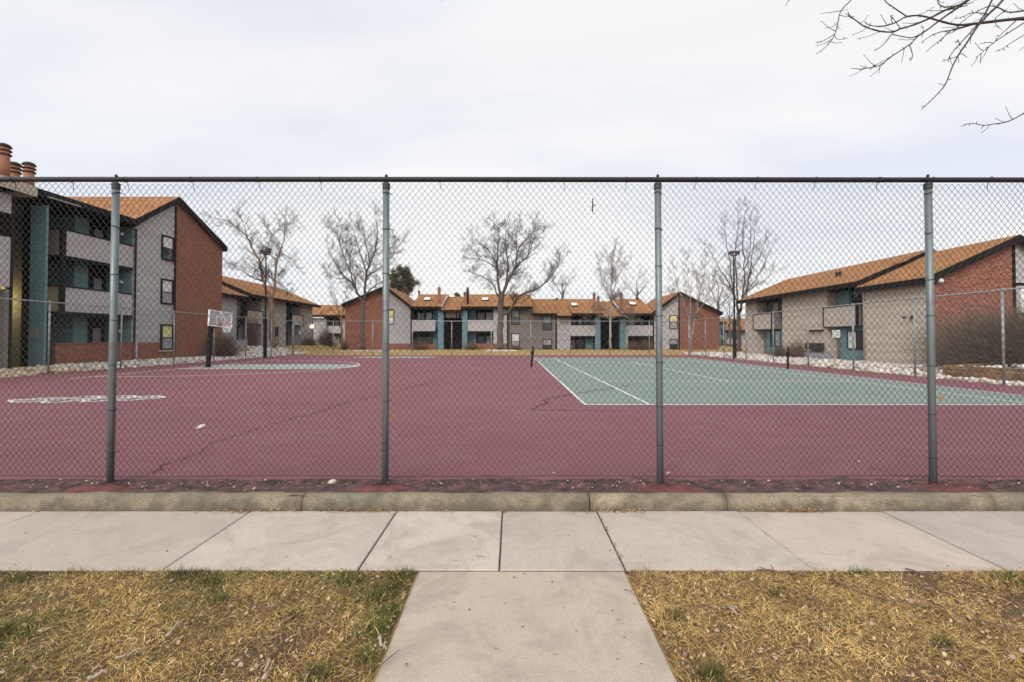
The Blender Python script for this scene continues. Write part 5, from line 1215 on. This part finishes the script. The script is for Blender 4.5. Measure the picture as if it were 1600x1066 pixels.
rm = rim.build('rim', MAT['redrim'], t, True)
net = MB(); N_ = 12
for k in range(N_):
    for s in (1, -1):
        pts = []
        for j in range(6):
            w = 2 * math.pi * (k + s * j * .5) / N_; r_ = .23 - .022 * j - .006 * j * (5 - j) * .3; pts.append((bxx + .39 + r_ * math.cos(w), r_ * math.sin(w), rz0 - .085 * j))
        net.tube(pts, .0045, 3, cap=False)
net.build('net', MAT['white'], rm)
# net posts (no net strung)
np0 = G(830, 573.5, 0)
t = thing('net_post', 'leaning black tennis net post beside the green court, nearer the centre', 'post', (np0.x, np0.y, 0), 0, 'tennis net posts'); t.rotation_euler = (0, R(6), 0)
MB().lathe([(.045, -.1), (.045, .98), (.038, 1.0), (.02, 1.02)], sides=12).build('post', MAT['black'], t, True)
mb = MB(); mb.box(-.07, .07, -.055, .055, .62, .78); mb.tube([(.05, -.06, .7), (.05, -.16, .7), (.05, -.16, .60)], .012, 6); mb.build('net_winder', MAT['black'], t)
c = dup(t); q = G(1231, 577, 0); c.location = (q.x, q.y, 0); c.rotation_euler = (0, R(-1), R(160)); c['label'] = 'upright black tennis net post at the right edge by the white rocks'
# light poles
def light_pole(label, px, py, ptop, z=0):
    b = G(px, py, z); H = P(px, ptop, b.y).z - z
    t = thing('light_pole', label, 'light pole', (b.x, b.y, z), 0, 'court light poles')
    MB().box(-.09, .09, -.09, .09, -.1, H * .36).build('pole_base', MAT['black'], t); MB().tube([(0, 0, H * .36), (0, 0, H - .35)], [.055, .045], 10).build('pole', MAT['black'], t, True)
    MB().box(-.22, .22, -.03, .03, H - .40, H - .34).build('cross_arm', MAT['black'], t)
    for sx_, a in ((-.20, 25), (.20, -20)):
        h = MB().box(-.15, .15, -.14, .14, -.07, .07); h.box(-.12, .12, -.19, -.141, -.10, .015)
        hd = h.build('lamp_head', MAT['vent'], t); hd.location = (sx_, -.12, H - .2); hd.rotation_euler = (R(-30), 0, R(a))
        MB().box(-.12, .12, -.11, .11, -.085, -.072).build('lens', MAT['blindgrey'], hd)
    h = MB().box(-.12, .12, -.12, .12, -.10, .10).build('lamp_head', MAT['white'] if px > 800 else MAT['vent'], t); h.location = (-.12 if px > 800 else .12, .1, H + .0)
    MB().tube([(0, 0, H - .36), (0, .05, H - .02)], .03, 6).build('bracket', MAT['black'], t)
    return t
light_pole('black court light pole beside the left fence, in front of the forked tree', 414, 559.5, 390)
light_pole('black court light pole beside the right fence, in front of the fan-shaped tree', 1148, 561, 391)
# sign on the right fence
t = thing('fence_sign', 'small white square sign hung on the right-hand fence', 'sign', (RX - .06, 21.7, 1.6), R(-90))
MB().box(-.26, .26, -.006, .0, -.17, .17).build('plate', MAT['white'], t)
mk = MB()
for z_, a, b in ((.10, -.18, .16), (.04, -.14, .19), (-.03, -.19, .1), (-.09, -.1, .14)):
    x = a
    while x < b: w_ = random.uniform(.03, .08); mk.box(x, x + w_, -.009, -.0065, z_ - .012, z_ + .012); x += w_ + .025
mk.build('markings', MAT['blindgrey'], t)
# ================================================================== THE FRONT LAWN
m = NT('thatch_soil'); v = m.coord('Object'); n1 = m.noise(v, 2.5, 6, .7); n2 = m.noise(v, 45, 5, .75)
c = m.ramp(n1, [(.35, (.12, .07, .035)), (.6, (.22, .135, .055))]); c = m.mix(m.ramp(n2, [(.4, (0, 0, 0)), (.65, (.8, .8, .8))]), c, (.05, .03, .018))
m.color(c); m.rough(1); m.bump(n2, 1, .03)
mb = MB()
for a, b in ((-9, -.64), (.766, 9)): mb.add([(a, .6, -.1465), (b, .6, -.1465), (b, 3.24, -.1465), (a, 3.24, -.1465)], [(0, 1, 2, 3)])
tag(mb.build('lawn_soil', m.m), kind='structure')
BLADE = attr_mat('grass_blade', .8)
r_ = np.random.default_rng(5)
TUFT = [(545, 912, .10), (590, 934, .11), (455, 962, .05), (635, 902, .10), (125, 889, .10), (300, 889, .16), (220, 888, .10), (380, 888, .10), (30, 905, .10), (592, 985, .12), (605, 960, .10), (345, 940, .07), (500, 1055, .08), (618, 920, .08), (330, 912, .09), (10, 990, .12), (575, 1030, .08),
        (1280, 886, .13), (1052, 965, .10), (1110, 1058, .11), (1340, 893, .10), (1008, 893, .07), (1580, 910, .2), (1210, 930, .04), (1480, 1010, .10)]
TC = [(*tuple(G(x, y, -.14))[:2], s) for x, y, s in TUFT]
def patch(x, y, f, ph): return np.sin(x * f + ph) * np.cos(y * f * 1.3 + ph * 2.1) * .5 + np.sin(x * f * 2.3 + y * f * 1.7 + ph * 3) * .35 + np.sin(x * f * 5.1 - y * f * 4.3 + ph) * .25
def lawn(name, x0, x1, y0, y1, n, seed, left):
    r_ = np.random.default_rng(seed); x = r_.uniform(x0, x1, n); y = r_.uniform(y0, y1, n)
    g = patch(x, y, 2.6, seed * .7) * .55 + (.0 if left else -.5) + np.where(y > 3.12, .25 if left else .1, 0)
    tall = np.zeros(n)
    for tx, ty, s in TC:
        d = np.hypot((x - tx), (y - ty) * 1.2) / s; k = np.exp(-d * d * 1.6); g += 1.5 * k; tall = np.maximum(tall, k)
    bare = patch(x, y, 1.9, seed * 1.3 + 4)
    keep = (r_.random(n) < np.clip(.95 - 1.1 * np.clip(bare - .05, 0, 1) + tall, .12, 1)); x, y, g, tall = x[keep], y[keep], g[keep], tall[keep]; n = len(x)
    green = r_.random(n) < np.clip((.27 if left else .16) + .72 * g, .02, .95)
    straw = np.array([(.64, .42, .15), (.55, .34, .11), (.74, .54, .235), (.38, .22, .085), (.59, .37, .115), (.22, .125, .05)])
    grn = np.array([(.13, .135, .03), (.18, .17, .04), (.085, .105, .025), (.22, .19, .055)]); deep = np.array([(.06, .075, .018), (.085, .10, .022), (.12, .125, .03)])
    c = np.where(green[:, None], np.where((r_.random(n) < np.clip(tall * 1.2, 0, 1))[:, None], deep[r_.integers(0, 3, n)], grn[r_.integers(0, 4, n)]), straw[r_.integers(0, 6, n)]) * r_.uniform(.5, 1.3, n)[:, None] * (1 + .35 * patch(x, y, 4.3, seed + 2.))[:, None]
    h = r_.uniform(.014, .042, n) * (1 + .55 * tall) * np.where(green, .95, 1.0); w = r_.uniform(.0007, .0015, n) * np.where(green, 1, .9)
    az = r_.uniform(0, 6.283, n); lean = np.where(green, r_.uniform(.5, 1.3, n), r_.uniform(.9, 1.5, n)) * (1 - .35 * tall)
    dx, dy = np.cos(az), np.sin(az); px_, py_ = -dy, dx
    b = np.stack([x, y, np.full(n, -.149) + r_.uniform(0, .012, n)], 1); D = np.stack([dx * np.sin(lean), dy * np.sin(lean), np.cos(lean)], 1); lean2 = np.minimum(lean + r_.uniform(.1, .6, n), 1.62)
    D2 = np.stack([dx * np.sin(lean2), dy * np.sin(lean2), np.cos(lean2)], 1); S = np.stack([px_, py_, r_.uniform(-.5, .5, n)], 1)
    m1 = b + D * (h * .55)[:, None] * 1.3; t_ = m1 + D2 * (h * .6)[:, None] * 1.3; W_ = w[:, None]
    V = np.stack([b - S * W_, b + S * W_, m1 + S * W_ * .9, m1 - S * W_ * .9, t_], 1).reshape(-1, 3)
    i = np.arange(n) * 5
    o = np_mesh(name, V, [np.stack([i, i+1, i+2, i+3], 1), np.stack([i+3, i+2, i+4], 1)], BLADE, None, np.repeat(c, 5, 0))
    return o
for nm, x0, x1, lab, left, sd_ in (('lawn_grass', -4.0, -.64, 'patchy straw and green lawn grass left of the front path', True, 3), ('lawn_grass', .765, 4.0, 'dry golden lawn grass right of the front path', False, 8)):
    o = lawn(nm, x0, x1, 1.35, 3.235, 115000, sd_, left); tag(o, lab, 'grass', kind='stuff')
for nm, x0, x1, lab, left, sd_ in (('lawn_grass', -9, -4.0, 'outer lawn grass at far left, beyond the picture edge', True, 13), ('lawn_grass', 4.0, 9, 'outer lawn grass at far right, beyond the picture edge', False, 18)):
    o = lawn(nm, x0, x1, 1.35, 3.235, 40000, sd_, left); tag(o, lab, 'grass', kind='stuff')
# dry leaf scraps
LEAF = attr_mat('dry_leaf', .85)
LCOL = np.array([(.10, .055, .03), (.14, .075, .04), (.20, .11, .055), (.33, .20, .095), (.24, .13, .06), (.42, .28, .15), (.17, .09, .05), (.36, .26, .20), (.30, .20, .16), (.46, .34, .20), (.12, .07, .045)])
def leaves(name, label, XYZ, size, seed, cat='leaves', cols=LCOL):
    r_ = np.random.default_rng(seed); b = np.array(XYZ); n = len(b); L = r_.uniform(*size, n)[:, None]; az = r_.uniform(0, 6.283, n); ti = r_.normal(0, .35, n)
    D = np.stack([np.cos(az) * np.cos(ti), np.sin(az) * np.cos(ti), np.sin(ti)], 1); S = np.stack([-np.sin(az), np.cos(az), r_.normal(0, .35, n)], 1); wd = L * r_.uniform(.16, .42, n)[:, None]; U = np.array([0, 0, 1.0]) * L * r_.uniform(-.05, .22, n)[:, None]
    pts = [b - D * L * .5, b - D * L * .15 + S * wd + U, b + D * L * .2 + S * wd * .8 + U * 1.2, b + D * L * .5 + U * .3, b + D * L * .2 - S * wd * .8 + U * .9, b - D * L * .15 - S * wd + U * 1.1, b + U * .2]
    V = np.stack(pts, 1).reshape(-1, 3); i = np.arange(n) * 7
    F = np.concatenate([np.stack([i + a, i + bb_, i + 6], 1) for a, bb_ in ((0, 5), (5, 4), (4, 3), (3, 2), (2, 1), (1, 0))])[:, ::-1]
    c = cols[r_.integers(0, len(cols), n)] * r_.uniform(.8, 1.2, n)[:, None]
    return tag(np_mesh(name, V, [F], LEAF, None, np.repeat(c, 7, 0)), label, cat, kind='stuff')
r_ = np.random.default_rng(77)
def lp(n, x0, x1, y0, y1, z): return np.stack([r_.uniform(x0, x1, n), r_.uniform(y0, y1, n), r_.uniform(z - .006, z + .006, n)], 1)
leaves('fallen_leaves', 'dry brown leaf scraps scattered over the left lawn', np.concatenate([lp(3400, -4.2, -.64, 1.5, 3.23, -.132), lp(500, -1.4, -.64, 1.7, 3.23, -.125)]), (.008, .030), 1)
leaves('fallen_leaves', 'dry brown leaf scraps scattered over the right lawn', np.concatenate([lp(4200, .77, 4.2, 1.5, 3.23, -.128), lp(500, .77, 1.4, 1.7, 3.23, -.125)]), (.008, .030), 2)
pile = []
for px, n, sp in ((395, 80, .20), (565, 110, .18), (965, 50, .15), (1240, 110, .16), (915, 20, .08), (1090, 14, .3), (700, 10, .5), (140, 12, .4), (1450, 12, .4)):
    q = G(px, 791, -.125)
    for _ in range(n): pile.append((q.x + r_.normal(0, sp), 4.318 - abs(r_.normal(0, .022)), -.124 + r_.uniform(0, .02)))
leaves('fallen_leaves', 'rusty dry leaves gathered in heaps along the foot of the kerb', pile, (.012, .032), 3, cols=np.array([(.36, .17, .05), (.26, .11, .04), (.42, .24, .09), (.15, .07, .03), (.33, .22, .10)]))
st = np.concatenate([np.stack([r_.uniform(-7, 7, 2400), 4.84 - np.abs(r_.normal(0, .14, 2400)), r_.uniform(-.014, .012, 2400)], 1)])
st = st[st[:, 1] > 4.46]
leaves('strip_litter', 'bits of leaf and bark along the dirty strip under the fence', st, (.008, .034), 4, 'litter', np.array([(.20, .11, .07), (.09, .045, .035), (.34, .22, .15), (.05, .03, .025), (.16, .08, .06), (.42, .34, .28)]))
cl = np.concatenate([np.stack([r_.uniform(-16, 13, 130), 4.9 + 12 * r_.random(130) ** 1.6, np.full(130, .008)], 1)])
leaves('court_litter', 'tiny scraps of leaf and paper lying about the red court', cl, (.010, .032), 5, 'litter', np.array([(.30, .2, .14), (.55, .47, .42), (.12, .07, .05), (.4, .28, .15)]))
sl = np.concatenate([lp(60, -5, 5, 3.28, 4.28, -.1255), lp(30, -.6, .73, 1.8, 3.2, -.1295)])
leaves('sidewalk_litter', 'small dark crumbs of leaf lying on the pale sidewalk', sl, (.006, .020), 6, 'litter', np.array([(.10, .07, .05), (.2, .13, .08), (.06, .045, .04)]))

# sprigs growing in the pavement joint
wd = lawn('joint_weeds', -.2, .2, -.2, .2, 10, 1, True); bpy.data.objects.remove(wd)
mb = MB(); rs = random.Random(8)
for px, py, n in ((948, 828, 26), (960, 852, 14), (966, 868, 10), (941, 812, 8), (610, 872, 8), (1200, 838, 8), (612, 806, 6)):
    q = G(px, py, -.132)
    for _ in range(n):
        a = rs.uniform(0, 6.28); L = rs.uniform(.012, .032); b = q + Vector((rs.gauss(0, .006), rs.gauss(0, .022), 0)); d = Vector((math.cos(a) * .8, math.sin(a) * .8, rs.uniform(.4, 1))).normalized(); s_ = Vector((-math.sin(a), math.cos(a), 0)) * .003
        mb.add([b, b + d * L * .6 + s_, b + d * L, b + d * L * .6 - s_], [(0, 1, 2, 3)])
tag(mb.build('joint_weeds', basic('weed_green', (.16, .19, .04), (.26, .24, .07), 40, .8)), 'tiny green weeds growing in the sidewalk joint at the right of the path', 'weeds', kind='stuff')
# individual sticks, bark and stones
MAT['stick'] = basic('dry_stick', (0.20, 0.125, 0.085), (0.11, 0.07, 0.05), 14, .9)
MAT['palewood'] = basic('pale_bark_chip', (0.42, 0.34, 0.27), (0.30, 0.225, 0.175), 20, .9)
def stick(name, label, cat_, pxs, r, z=-.118, mat='stick', side=None):
    pts = [G(x, y, z) for x, y in pxs]; b = pts[0]; rs = random.Random(int(pxs[0][0])); w = smooth([p - b for p in pts], 4); w = [p + Vector((0, rs.gauss(0, r), rs.uniform(0, r * 1.2))) for p in w]
    mb = MB().tube(w, [r * (1 - .65 * i / (len(w) - 1)) for i in range(len(w))], 6)
    for k in side or []:
        q = w[int(k * (len(w) - 1))]; e = q + Vector((rs.gauss(0, .06), rs.gauss(.03, .04), .012)); mb.tube([q, q.lerp(e, .5) + Vector((0, 0, .006)), e], [r * .5, r * .4, r * .2], 5)
    o = mb.build(name, MAT[mat], None, True); o.location = b; return tag(o, label, cat_)
stick('fallen_stick', 'longest thin curved stick lying across the right lawn', 'stick', [(1300, 906), (1344, 926), (1400, 940), (1440, 947), (1472, 950), (1500, 948)], .0055, side=(.4, .7, .9))
stick('fallen_stick', 'straight dark stick on the right lawn just below the sidewalk', 'stick', [(1416, 891), (1450, 897), (1480, 902), (1515, 911), (1544, 919)], .0065, side=(.6, .9))
stick('fallen_stick', 'crooked stick at the sidewalk edge by the green tuft', 'stick', [(1182, 890), (1210, 893), (1240, 896), (1268, 903)], .007, side=(.2, .35, .6))
stick('fallen_stick', 'thin reddish stick low in the right corner of the lawn', 'stick', [(1456, 1003), (1480, 1015), (1505, 1022), (1530, 1034)], .004, side=(.3,))
stick('fallen_stick', 'short stick among leaves at far right of the lawn', 'stick', [(1520, 968), (1550, 975), (1575, 984), (1592, 980)], .005, side=(.4, .7))
stick('fallen_stick', 'dark twig lying over the left edge of the front path', 'stick', [(596, 1040), (606, 1030), (616, 1022), (624, 1016)], .0035)
stick('fallen_stick', 'forked dark twig on the right edge of the front path', 'stick', [(975, 922), (982, 923), (989, 928), (991, 934)], .003, side=(.5,))
stick('fallen_stick', 'short dark twig on the sidewalk below the centre joint', 'stick', [(745, 870), (752, 869.5), (758, 870)], .003)
stick('wood_chip', 'pale split piece of wood on the left lawn, left of centre', 'wood chip', [(262, 994), (272, 982), (284, 970)], .009, mat='palewood')
stick('wood_chip', 'long pale sliver of wood near the bottom left of the lawn', 'wood chip', [(182, 1030), (202, 1022), (222, 1012)], .007, mat='palewood')
stick('wood_chip', 'whitish bark strip at the bottom of the left lawn', 'wood chip', [(414, 1062), (417, 1048), (421, 1033)], .011, mat='palewood')
stick('wood_chip', 'pinkish bark flake on the right lawn near the path', 'wood chip', [(1138, 948), (1146, 955), (1152, 962)], .010, mat='palewood')
stick('wood_chip', 'curved brown bark piece lowest on the left lawn', 'wood chip', [(142, 1060), (156, 1055), (168, 1050)], .011, mat='palewood')
stick('wood_chip', 'grey-pink bark flake by the left edge of the front path', 'wood chip', [(592, 1000), (598, 1008), (603, 1016)], .010, mat='palewood')
stick('wood_chip', 'dark bark lump in the right lawn below the long stick', 'wood chip', [(1262, 936), (1272, 938), (1280, 936)], .010, mat='stick')
def stone(label, px, py, s, z, col=(.55, .47, .40)):
    q = G(px, py, z); n = noise; bm = bmesh.new(); bmesh.ops.create_icosphere(bm, subdivisions=3, radius=1)
    for v in bm.verts: v.co = Vector((v.co.x * s[0], v.co.y * s[1], v.co.z * s[2])) * (1 + .16 * noise.noise(v.co * 1.7 + Vector((px, 0, 0))))
    me = bpy.data.meshes.new('stone'); bm.to_mesh(me); bm.free(); me.polygons.foreach_set('use_smooth', [True] * len(me.polygons)); me.materials.append(basic('stone_' + str(len(bpy.data.materials)), col, tuple(c * .75 for c in col), 18, .9, .4, .004)); o = link('stone', me); o.location = (q.x, q.y, z + s[2] * .8); o.rotation_euler = (0, R(-18), .4); return tag(o, label, 'stone')
stone('egg-shaped pale stone on the dirt strip left of the second tall post', 519, 758, (.040, .03, .03), -.03)
stone('whitish stone lying alone on the red court, left of the long crack', 314, 670, (.065, .05, .035), 0, (.66, .58, .52))
stone('small pale stone on the strip right of the third tall post', 1044, 741, (.02, .017, .014), -.0)
# leaf and twig caught in the fence wires
def caught(label, px, py, s, col):
    q = P(px, py, FY + .036); rs = random.Random(px); b = MB(); n_ = 9
    ring = [Vector((math.cos(w) * s * rs.uniform(.5, 1.1), rs.uniform(-.008, .008), math.sin(w) * s * rs.uniform(.7, 1.2))) for w in np.linspace(0, 2 * math.pi, n_, endpoint=False)]
    b.add([tuple(v) for v in ring] + [(0, -.012, 0)] + [(v.x, v.y + .002, v.z) for v in ring] + [(0, -.010, 0)], [(i, (i+1) % n_, n_) for i in range(n_)] + [((i+1) % n_ + n_ + 1, i + n_ + 1, 2 * n_ + 1) for i in range(n_)])
    b.tube([(0, 0, s * .9), (.006, .004, s * 1.5)], .0015, 4)
    o = b.build('dry_leaf', basic('caught_leaf_' + str(px), col, tuple(c * .6 for c in col), 30, .8)); o.location = q; tag(o, label, 'leaf')
caught('yellow-brown dry leaf caught in the fence beside the rightmost tall post', 1470, 622, .030, (.36, .23, .07))
caught('orange dry leaf caught in the fence right of the second tall post', 614, 651, .022, (.38, .19, .07))
q = P(926, 322, FY + .05); mb = MB(); k = FY / 750
mb.tube([(0, 0, 12 * k), (.002, 0, 2 * k), (-.004, 0, -8 * k), (.012, 0, -12 * k)], [.0045, .006, .006, .003], 6); mb.tube([(.0, 0, 0), (.02, .0, 2 * k), (.035, 0, 1 * k)], [.004, .0035, .002], 5); mb.tube([(-.002, 0, -3 * k), (-.018, 0, 0 * k)], [.003, .0015], 5)
o = mb.build('caught_twig', MAT['black'], None, True); o.location = q; tag(o, 'small dark forked twig hanging in the fence wires against the sky', 'twig')

# ================================================================== THE TREE OVERHANGING FROM THE RIGHT
YB = 4.0
def fore():
    base = Vector((7.4, 3.4, -.16)); t = thing('overhanging_tree', 'bare dark overhanging branches with small buds against the sky at top right', 'tree', tuple(base))
    tm = MB(); cm_ = MB(); rs = random.Random(12)
    def w(px, py, dy=0): return P(px, py, YB + dy) - base
    tm.tube(smooth([Vector((0, 0, 0)), Vector((.03, .05, 1.6)), Vector((-.05, .1, 3.2)), Vector((-.1, .15, 5.0)), Vector((.1, .1, 7.0)), Vector((.0, .3, 9))], 4), [.24, .2, .18, .17, .16, .16, .15, .15, .14, .14, .13, .12, .12, .11, .10, .09, .08, .07, .06, .05, .04], 12)
    j = Vector((-.06, .12, 3.6)); j2 = Vector((-.08, .14, 4.7))
    tm.tube(smooth([j, w(2010, 90, -.2), w(1780, 24, -.1), w(1600, 29, 0)], 5), list(np.linspace(.07, .017, 16)), 8)
    tm.tube(smooth([j2, w(2000, -190, -.2), w(1700, -70, 0), w(1520, -34, .1), w(1330, -26, .1), w(1100, -24, .2), w(700, -18, .3), w(480, -20, .3)], 5), list(np.linspace(.09, .008, 36)), 8)
    tm.tube(smooth([j.lerp(j2, -.8), w(2050, 300, -.3), w(1800, 240, -.2), w(1680, 205, -.1), w(1600, 177, 0)], 5), list(np.linspace(.05, .007, 21)), 8)
    main = [
     ([(1600,29),(1575,31),(1550,34),(1525,37),(1495,39),(1465,32),(1440,25),(1417,26),(1400,35),(1380,41),(1360,40),(1351,34)], .016, .0035),
     ([(1417,26),(1395,11),(1382,0),(1376,-22)], .006, .004), ([(1395,38),(1392,28),(1392,24)], .004, .0025),
     ([(1520,-34),(1512,0),(1475,17),(1450,30),(1425,40),(1407,45),(1395,50),(1375,49),(1352,42),(1340,34),(1327,24),(1325,19)], .012, .0045),
     ([(1396,50),(1380,70),(1367,79)], .005, .003), ([(1395,54),(1420,59),(1434,57)], .0045, .004), ([(1407,45),(1400,35),(1392,24)], .004, .003), ([(1375,49),(1357,57),(1338,61)], .003, .0015),
     ([(1560,-34),(1507,5),(1475,27),(1450,46),(1434,57),(1421,70),(1395,87),(1375,102),(1358,106),(1348,107)], .011, .003), ([(1421,70),(1426,87),(1422,95)], .0045, .003), ([(1440,58),(1443,48),(1440,39)], .003, .002), ([(1395,87),(1375,98),(1365,104),(1360,110)], .003, .002),
     ([(1590,-40),(1567,0),(1545,22),(1527,42),(1512,65),(1497,87),(1487,107),(1477,132),(1462,150),(1440,171)], .013, .003), ([(1497,88),(1485,92),(1472,96)], .004, .002), ([(1503,84),(1511,90)], .003, .002),
     ([(1570,-40),(1550,0),(1537,25),(1517,50),(1492,77),(1482,92)], .010, .003), ([(1500,72),(1497,62),(1494,68)], .003, .002),
     ([(1525,37),(1495,46),(1470,50),(1455,56),(1440,66)], .007, .002), ([(1485,48),(1470,62),(1455,74),(1447,82)], .005, .002), ([(1515,40),(1495,44),(1477,50)], .006, .002), ([(1500,38),(1490,50),(1478,54),(1470,66)], .005, .002),
     ([(1600,36),(1570,55),(1550,69),(1537,80),(1525,90)], .006, .0025), ([(1552,68),(1545,66),(1530,69)], .004, .002), ([(1600,55),(1580,67),(1562,79),(1555,80)], .004, .002), ([(1600,74),(1592,79)], .003, .002),
     ([(1640,10),(1600,17),(1575,19),(1560,12),(1545,10),(1520,22),(1500,37)], .008, .003), ([(1570,18),(1556,28),(1557,40),(1565,46)], .005, .002), ([(1590,30),(1575,44),(1562,56),(1555,64)], .006, .002),
     ([(1480,-30),(1465,0),(1475,11),(1500,8),(1520,4)], .006, .003), ([(1512,8),(1490,14),(1465,17),(1448,16)], .005, .002), ([(1545,22),(1520,20),(1505,26),(1490,30)], .005, .002),
     ([(1600,177),(1582,187),(1567,192),(1552,194),(1537,196),(1520,193),(1506,195)], .006, .003), ([(1537,196),(1533,202)], .003, .002),
     ([(1352,-26),(1330,0),(1314,17),(1309,37),(1304,55),(1294,70),(1281,81)], .006, .0025), ([(1303,54),(1286,64),(1274,66)], .0035, .002), ([(1314,17),(1295,20),(1282,21)], .0035, .002), ([(1308,44),(1314,46)], .002, .0015), ([(1304,56),(1310,62),(1325,60)], .003, .0015), ([(1310,34),(1302,38)], .002, .0015), ([(1314,17),(1326,15)], .002, .0015),
     ([(1240,-26),(1232,0),(1227,10)], .003, .002), ([(694,-18),(690,3)], .002, .0015), ([(520,-20),(508,0)], .002, .0015)]
    for pts, r0, r1 in main:
        dy = rs.uniform(-.15, .15); a = smooth([w(x, y, dy * i / len(pts)) for i, (x, y) in enumerate(pts)], 3); m_ = len(a); rad = [(r0 + (r1 - r0) * (i / (m_ - 1)) ** .7) * .92 * rs.uniform(.9, 1.12) for i in range(m_)]
        cm_.tube(a, rad, 6)
        for i in range(3, m_ - 1):                                   # buds and short spurs
            if rs.random() < .55:
                d = Vector((rs.gauss(0, 1), rs.gauss(0, .6), rs.gauss(0, 1))).normalized() * rs.uniform(.012, .03); cm_.tube([a[i], a[i] + d * .6, a[i] + d], [.0022, .0028, .0012], 5)
            if rs.random() < .27 and pts[0][1] > -45 and len(pts) > 4:
                d = ((a[i + 1] - a[i]).normalized() + Vector((rs.gauss(0, .8), rs.gauss(0, .5), rs.gauss(-.2, .7)))).normalized(); L = rs.uniform(.05, .17); e_ = a[i] + d * L + Vector((0, 0, .02)); cm_.tube([a[i], a[i] + d * L * .5, e_], [.0028, .0022, .0016], 5); cm_.tube([e_, e_ + d * .012], [.003, .0012], 5)
    tm.build('trunk', MAT['bark'], t, True); cm_.build('crown', MAT['twig'], t, True)
fore()
